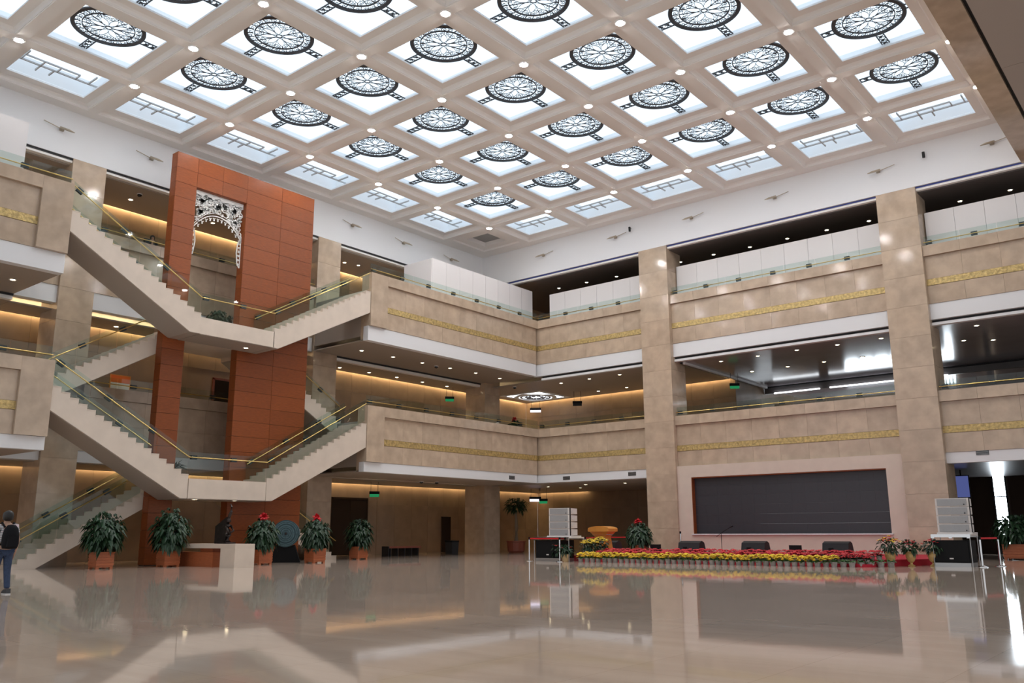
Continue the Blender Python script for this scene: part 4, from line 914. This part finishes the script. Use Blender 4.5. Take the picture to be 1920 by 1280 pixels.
def vent(label, p_, axis):
    t = thing('air_vent', label, 'vent', p_, 'air vents in the white beams')
    part('backing', MB().box(-0.01, 0.0, -0.24, 0.24, -0.10, 0.10) if axis == 'x' else MB().box(-0.24, 0.24, 0, 0.01, -0.10, 0.10), 'slot', t, False)
    for k in range(5):
        z = -0.08+0.04*k; part('louvre', MB().box(0, 0.012, -0.23, 0.23, z-0.006, z+0.006) if axis == 'x' else MB().box(-0.23, 0.23, -0.012, 0, z-0.006, z+0.006), 'grey_metal', t, False)
vent('dark vent in the left lower white beam', at(960, 895, 'x', XB-0.15), 'x')
for px, lb in (((1062, 896), 'dark vent in the lower corner white beam, left one'), ((1185, 888), 'dark vent in the lower white beam beside the tall column'), ((1842, 848), 'dark vent in the white beam over the right lobby')): vent(lb, at(*px, 'y', YB+0.15), 'y')
DT = MB().lathe([(0.13, 0), (0.13, -0.012), (0.095, -0.014), (0.095, 0)], 16).mesh('trim_ring'); DB = MB().lathe([(0.078, -0.002), (0.078, -0.008)], 16).mesh('lens')
def spots(where, z, pxs, group):
    for k, px in enumerate(pxs):
        t = thing('recessed_downlight', f'downlight in {where}, {nth(k+1)} from left', 'ceiling light', at(*px, 'z', z), group)
        link('trim_ring', DT, 'lip_paint', t); link('lens', DB, 'bulb_warm', t)
spots('front soffit under the upper left wing', 10.095, ((678, 657), (737, 669), (792, 680), (844, 690), (892, 699), (937, 709)), 'downlights under the upper left wing')
spots('second floor gallery ceiling right of the portal', 9.865, ((637, 689), (692, 698), (744, 707), (792, 716), (838, 724)), 'downlights of the second floor gallery')
spots('far corner second floor ceiling, front row', 9.865, ((1052, 718), (1105, 710), (1162, 702)), 'downlights of the far corner')
spots('far corner second floor ceiling, rear row', 9.865, ((1122, 733), (1175, 726)), 'downlights of the far corner')
spots('hall ceiling behind the screen balcony, front row', 9.865, ((1352, 677), (1421, 667), (1494, 656), (1570, 646), (1652, 634)), 'downlights of the deep hall')
spots('hall ceiling behind the screen balcony, rear row', 9.865, ((1410, 696), (1477, 687), (1545, 678), (1617, 669)), 'downlights of the deep hall')
spots('hall ceiling behind the right edge balcony', 9.865, ((1807, 638), (1831, 610), (1862, 637)), 'downlights of the deep hall')
spots('dark upper ceiling behind the far corner boards', 15.935, ((1048, 540), (1100, 529), (1156, 518)), 'downlights of the upper gallery')
spots('dark upper ceiling above the long white boards', 15.935, ((1276, 491), (1338, 477), (1406, 463), (1476, 447), (1550, 431), (1629, 414)), 'downlights of the upper gallery')
spots('dark upper ceiling at the right photo edge', 15.935, ((1800, 377), (1894, 356)), 'downlights of the upper gallery')
spots('third floor ceiling behind the stairs', 15.915, ((245, 374), (399, 418)), 'downlights of the third floor gallery')
spots('third floor ceiling right of the portal', 15.915, ((646, 492), (672, 497)), 'downlights of the third floor gallery')
spots('underside of the left upper balcony', 10.095, ((24, 524),), 'downlights under the upper left wing')
spots('underside of the upper stair landing', 8.83, ((461, 652),), 'downlights under the landings')
spots('underside of the lower stair landing', 2.46, ((365, 936), (440, 938)), 'downlights under the landings')
spots('second floor ceiling behind the left flights', 9.865, ((218, 612),), 'downlights of the second floor gallery')
spots('ground floor ceiling of the far corner', 3.895, ((1028, 912), (1088, 914), (1098, 908), (1172, 905)), 'downlights of the ground floor')
def dome(label, px, z):
    t = thing('dome_camera', label, 'camera', at(*px, 'z', z), 'black dome cameras')
    part('base_ring', MB().lathe([(0.12, 0), (0.12, -0.03), (0.10, -0.03)], 16), 'lip_paint', t, False); part('dome', MB().lathe([(0.10, -0.03), (0.095, -0.07), (0.07, -0.11), (0.02, -0.13)], 16), 'dome_black', t, False)
for lb, px, z in (('black dome camera under the upper left wing', (818, 686), 10.1), ('black dome camera in the far corner ceiling', (965, 725), 9.87), ('left of two black dome cameras under the lower left wing', (790, 902), 3.93), ('right of two black dome cameras under the lower left wing', (819, 903), 3.93), ('black dome camera in the third floor ceiling behind the stairs', (262, 364), 15.92)): dome(lb, px, z)
def hanging_sign(label, x, y, z_top, z, wd, mt_, rz, lit=True):
    t = thing('hanging_sign', label, 'sign', (x, y, z), 'hanging signs', rz)
    part('sign_box', MB().box(-wd/2, wd/2, -0.03, 0.03, 0.05, 0.20), 'black', t, False); part('lit_face', MB().box(-wd/2+0.02, wd/2-0.02, -0.035, -0.031, -0.10, 0.05).box(-wd/2+0.02, wd/2-0.02, -0.03, 0.03, -0.10, 0.05), mt_, t, False)
    for sx in (-1, 1): part('rod', MB().tube([(sx*wd*0.35, 0, 0.2), (sx*wd*0.35, 0, z_top-z)], 0.012, 6), 'dark', t, False)
hanging_sign('green hanging sign over the ground floor bench', -5.5, -3.15, 3.9, 3.2, 0.55, 'exit_green', 0.85)
hanging_sign('green hanging sign in the far ground floor corner', -2.9, 8.6, 3.9, 3.05, 0.55, 'exit_green', 0.7)
hanging_sign('white lit hanging sign in the far ground floor corner', -3.7, 8.8, 3.9, 3.2, 0.75, 'sign_white', 0.7)
hanging_sign('green hanging sign on the second floor right of the portal', -5.5, 2.7, 9.87, 9.1, 0.55, 'exit_green', 0.8)
hanging_sign('dark hanging sign on the far corner second floor', -0.5, 9.1, 9.87, 9.05, 0.60, 'dark', 0.6)
hanging_sign('green hanging sign at the left of the deep hall', 9.9, 9.6, 9.87, 9.10, 0.55, 'exit_green', 0.6)
hanging_sign('white lit hanging sign in the far second floor corner', -5.0, 10.6, 9.87, 9.2, 0.75, 'sign_white', 0.6)
# square ceiling medallion of the far corner gallery
t = thing('ceiling_medallion', 'square white ceiling light with a round lattice in the far corner', 'ceiling light', (-3.76, 9.0, 9.87))
part('square_frame', ring_loops(-1.65, 1.65, -1.65, 1.65, [(0, 0.0), (0, -0.03), (0.12, -0.05), (0.3, -0.02), (0.3, -0.01)]), 'lip_paint', t, False)
part('lit_panel', MB().box(-1.36, 1.36, -1.36, 1.36, -0.012, -0.006), 'tube_light', t, False)
rm = MB().ribbon([(1.25*math.cos(2*PI*k/48), 1.25*math.sin(2*PI*k/48)) for k in range(48)], 0.3, 0.06, c=-0.09, closed=True); part('outer_ring', rm, 'lip_paint', t, False)
rm = MB().ribbon([(0.95*math.cos(2*PI*k/48), 0.95*math.sin(2*PI*k/48)) for k in range(48)], 0.12, 0.05, c=-0.09, closed=True)
for k in range(10): rm.ribbon([(0.55*math.cos(2*PI*k/10)+q[0], 0.55*math.sin(2*PI*k/10)+q[1]) for q in curl(0, 0, 0.28, k, 1.2, 1, 9)], 0.05, 0.04, c=-0.09)
part('lattice', rm, 'iron', t, False)
# hall behind the screen balcony: gilded lettering on a dark wall, tube lights
t = thing('lettered_wall', 'dark wall with rows of small gilt characters in the deep hall', 'sign', (13.5, 15.75, 6.3))
part('wall_panel', MB().box(9.6, 19.5, 15.75, 15.85, L2, 8.82), 'stone_wall', t)
gl = MB(); rg = random.Random(17)
def glyph(x, z, s_):
    for k in range(rg.randint(3, 5)):
        if rg.random() < .5: zz = z+rg.uniform(-.4, .4)*s_; gl.box(x-s_*.4, x+s_*.4, 15.72, 15.75, zz-s_*.05, zz+s_*.05)
        else: xx = x+rg.uniform(-.35, .35)*s_; gl.box(xx-s_*.05, xx+s_*.05, 15.72, 15.75, z-s_*.45, z+s_*.45)
for zr, s_, x0_, n_ in ((8.62, 0.22, 10.0, 12), (8.30, 0.26, 10.2, 10), (8.45, 0.30, 13.3, 9), (8.30, 0.30, 16.6, 6)):
    for k in range(n_): glyph(x0_+k*s_*1.25, zr, s_)
part('gilt_characters', gl, 'gold', t)
for lb, x0_, x1_ in (('tube light strip at the left of the hall ceiling beam', 9.8, 12.6), ('tube light strip at the right of the hall ceiling beam', 13.2, 19.6)):
    tag(link('tube_light', MB().box(x0_, x1_, 15.30, 15.42, 9.40, 9.46).mesh('tube_light'), 'tube_light'), lb, 'strip light')
# picture on the second floor wall, blue display in the right lobby
p_ = at(225, 722, 'x', XW[2]+0.05); t = thing('wall_picture', 'orange and white picture on the second floor wall behind the stairs', 'picture', p_)
part('frame', MB().box(-0.03, 0.0, -0.46, 0.46, -0.55, 0.45), 'lectern_wood', t, False); part('picture_top', MB().box(0.0, 0.012, -0.42, 0.42, 0.10, 0.41), 'orange_print', t, False); part('picture_lower', MB().box(0.0, 0.011, -0.42, 0.42, -0.51, 0.10), 'paper', t, False)
a_ = at(1803, 912, 'y', 9.0); t = thing('lobby_display', 'bluish lit display hanging in the dark right lobby', 'display', a_)
part('casing', MB().box(-0.34, 0.34, 0, 0.08, -0.52, 0.52), 'black', t, False); part('lit_screen', MB().box(-0.31, 0.31, -0.01, 0.0, -0.48, 0.48), 'blue_screen', t, False); part('hanger', MB().tube([(0, 0.04, 0.5), (0, 0.04, 3.93-a_.z)], 0.03), 'black', t, False)

# ------------------------------------------------------------------ people
def skin_mesh(name, joints, edges, sub=2):
    """joints: name -> (position, (rx, ry)); one continuous surface grown by a Skin modifier, root at the first joint"""
    keys = list(joints); me = bpy.data.meshes.new(name)
    me.from_pydata([joints[k][0] for k in keys], [(keys.index(a_), keys.index(b_)) for a_, b_ in edges], [])
    o = bpy.data.objects.new(name, me); COL.objects.link(o)
    md = o.modifiers.new('skin', 'SKIN'); md.use_smooth_shade = True
    for i, k in enumerate(keys):
        sv = me.skin_vertices[0].data[i]; r_ = joints[k][1]; sv.radius = r_ if isinstance(r_, tuple) else (r_, r_); sv.use_root = (i == 0)
    sb = o.modifiers.new('sub', 'SUBSURF'); sb.levels = sub; sb.render_levels = sub
    dg = bpy.context.evaluated_depsgraph_get(); ev = o.evaluated_get(dg)
    out = bpy.data.meshes.new_from_object(ev, depsgraph=dg); out.name = name
    bpy.data.objects.remove(o); out.materials.clear()
    out.polygons.foreach_set('use_smooth', [True]*len(out.polygons))
    return out
def person(label, loc, rz, tops, legs, pack=True, h=1.60):
    """local frame: facing +x, left is +y"""
    t = thing('person', label, 'person', loc, None, rz); k = h/1.70; t.scale = (k, k, k)
    J = {'pelvis': ((0, 0, 0.94), (.12, .10)), 'waist': ((0, 0, 1.08), (.125, .095)), 'chest': ((0.01, 0, 1.28), (.15, .105)), 'collar': ((0, 0, 1.42), (.10, .08)), 'neck': ((0.01, 0, 1.49), .052), 'skull': ((0.025, 0, 1.60), (.078, .09)), 'crown': ((0.015, 0, 1.655), (.07, .08))}
    E = [('pelvis', 'waist'), ('waist', 'chest'), ('chest', 'collar'), ('collar', 'neck'), ('neck', 'skull'), ('skull', 'crown')]
    for s_, n_ in ((1, 'l'), (-1, 'r')):
        J.update({'sh'+n_: ((0, s_*.175, 1.40), .06), 'el'+n_: ((-.03+.03*s_, s_*.235, 1.13), .043), 'wr'+n_: ((.09+.06*s_, s_*.235, .90), .030), 'pm'+n_: ((.115+.06*s_, s_*.23, .83), (.036, .022)),
                  'hp'+n_: ((0, s_*.09, .90), .085), 'kn'+n_: ((.05+.06*s_, s_*.10, .50), .058), 'an'+n_: ((-.02+.10*s_, s_*.10, .09), .038), 'to'+n_: ((.13+.10*s_, s_*.115, .045), .036)})
        E += [('collar', 'sh'+n_), ('sh'+n_, 'el'+n_), ('el'+n_, 'wr'+n_), ('wr'+n_, 'pm'+n_), ('pelvis', 'hp'+n_), ('hp'+n_, 'kn'+n_), ('kn'+n_, 'an'+n_), ('an'+n_, 'to'+n_)]
        for q in range(5):
            dx = (-0.035, -0.018, 0.0, 0.018, 0.032)[q]; L_ = (0.05, 0.075, 0.085, 0.08, 0.06)[q]; b = J['pm'+n_][0]
            f1 = (b[0]+dx+(0.03 if q == 0 else 0), b[1]-s_*.004, b[2]-.03-(0 if q == 0 else .01)); f2 = (f1[0]+.012, f1[1]-s_*.014, f1[2]-L_)
            J.update({f'f{q}{n_}': (f1, .0095), f'g{q}{n_}': (f2, .008)}); E += [('pm'+n_, f'f{q}{n_}'), (f'f{q}{n_}', f'g{q}{n_}')]
    link('body', skin_mesh('body', J, E), 'skin', t)
    T = {'waist': ((0, 0, 1.00), (.15, .125)), 'chest': ((0.01, 0, 1.28), (.17, .125)), 'collar': ((0, 0, 1.42), (.11, .095))}
    TE = [('waist', 'chest'), ('chest', 'collar')]
    for s_, n_ in ((1, 'l'), (-1, 'r')): T.update({'sh'+n_: ((0, s_*.18, 1.395), .075), 'sl'+n_: ((-.015, s_*.215, 1.23), .066)}); TE += [('collar', 'sh'+n_), ('sh'+n_, 'sl'+n_)]
    link('shirt', skin_mesh('shirt', T, TE), tops, t)
    W = {'pelvis': ((0, 0, 0.95), (.145, .125))}; WE = []
    for s_, n_ in ((1, 'l'), (-1, 'r')):
        W.update({'hp'+n_: ((0, s_*.09, .86), .105), 'kn'+n_: ((.05+.06*s_, s_*.10, .50), .076), 'an'+n_: ((-.02+.10*s_, s_*.10, .10), .062)}); WE += [('pelvis', 'hp'+n_), ('hp'+n_, 'kn'+n_), ('kn'+n_, 'an'+n_)]
        sh = link('shoe', MB().prism([(-.10, 0.02), (.17, 0.02), (.17, .05), (.06, .10), (-.09, .12)], 'y', -.045, .045).mesh('shoe'), 'shoe', t, (.0+.10*s_, s_*.105, 0)); link('sole', MB().box(-.105, .175, -.048, .048, 0, .022).mesh('sole'), 'shoe_sole', sh)
    link('trousers', skin_mesh('trousers', W, WE), legs, t)
    hair = MB(); hair.smooth = True
    hair.lathe([(0.05, -0.11), (0.098, -0.08), (0.112, 0.0), (0.10, 0.065), (0.06, 0.105), (0.01, 0.12)], 18, c=(-0.012, 0, 1.635)); hm = hair.mesh('hair')
    for v in hm.vertices:
        if v.co.x > 0.055 and v.co.z < 1.69: v.co.x = 0.055
    link('hair', hm, 'hair', t)
    fc_ = MB()
    for s_ in (1, -1): fc_.lathe([(.012, 0), (.008, .006), (.001, .008)], 8, c=(.098, s_*.033, 1.605), axis='x')
    link('eyes', fc_.mesh('eyes'), 'hair', t)
    link('nose', MB().add([(.10, 0, 1.625), (.128, 0, 1.578), (.098, .016, 1.572), (.098, -.016, 1.572)], [(0, 2, 1), (0, 1, 3), (1, 2, 3), (0, 3, 2)]).mesh('nose'), 'skin', t)
    link('mouth', MB().box(.085, .101, -.025, .025, 1.548, 1.555).mesh('mouth'), 'petal_red', t)
    er = MB()
    for s_ in (1, -1): er.lathe([(.012, -.01), (.028, 0), (.02, .01)], 10, c=(.01, s_*.088, 1.595), axis='y')
    link('ears', er.mesh('ears'), 'skin', t)
    if pack:
        b = thing('backpack', 'bulging black backpack on the back of the person at left', 'backpack', loc, None, rz); b.scale = (k, k, k)
        bm_ = MB(); bm_.smooth = True
        bm_.add([], [])
        prof = [(0.02, 0.94), (0.145, 0.95), (0.175, 1.05), (0.17, 1.22), (0.14, 1.36), (0.08, 1.44), (0.02, 1.45)]
        vs_ = []; n_ = 16
        for r_, z_ in prof:
            for q in range(n_): a2 = 2*PI*q/n_; vs_.append((-0.27+0.72*r_*math.cos(a2), 1.0*r_*math.sin(a2), z_))
        fs_ = [(i*n_+q, i*n_+(q+1) % n_, (i+1)*n_+(q+1) % n_, (i+1)*n_+q) for i in range(len(prof)-1) for q in range(n_)]+[tuple(range(n_))[::-1], tuple(range((len(prof)-1)*n_, len(prof)*n_))]
        bm_.add(vs_, fs_); link('pack_body', bm_.mesh('pack_body'), 'pack', b)
        link('front_pocket', MB().frustum(0, 0, 0, 0.22, 0.03, 0.11, 0.02, 0.09).mesh('front_pocket'), 'pack', b, (-0.40, 0, 0.99))
        for s_ in (1, -1): link('strap', MB().ribbon([(-0.17, 1.42), (-0.05, 1.50), (0.10, 1.44), (0.17, 1.30), (0.10, 1.12), (-0.14, 1.02)], 0.02, 0.05).mesh('strap') if False else MB().tube([(-0.17, s_*.10, 1.40), (-0.05, s_*.12, 1.49), (0.08, s_*.12, 1.45), (0.16, s_*.12, 1.32), (0.13, s_*.14, 1.15), (-0.16, s_*.15, 1.03)], 0.020, 8).mesh('strap'), 'pack', b)
        link('pale_patch', MB().box(-0.30, -0.20, -0.13, -0.03, 1.40, 1.455).mesh('pale_patch'), 'pack_patch', b)
    return t
fdir = (-RIGHT*0.75+FWD*0.66); p_ = at(-2, 1114, 'z', 0)
person('person in striped tee and jeans at the left photo edge, seen from behind', (p_.x, p_.y, 0), math.atan2(fdir.y, fdir.x), 'tee', 'denim')
person('dark-clad person standing on the third floor behind the left stairs', (-5.2, -17.05, L3), -0.4, 'dark', 'dark', False, 1.62)
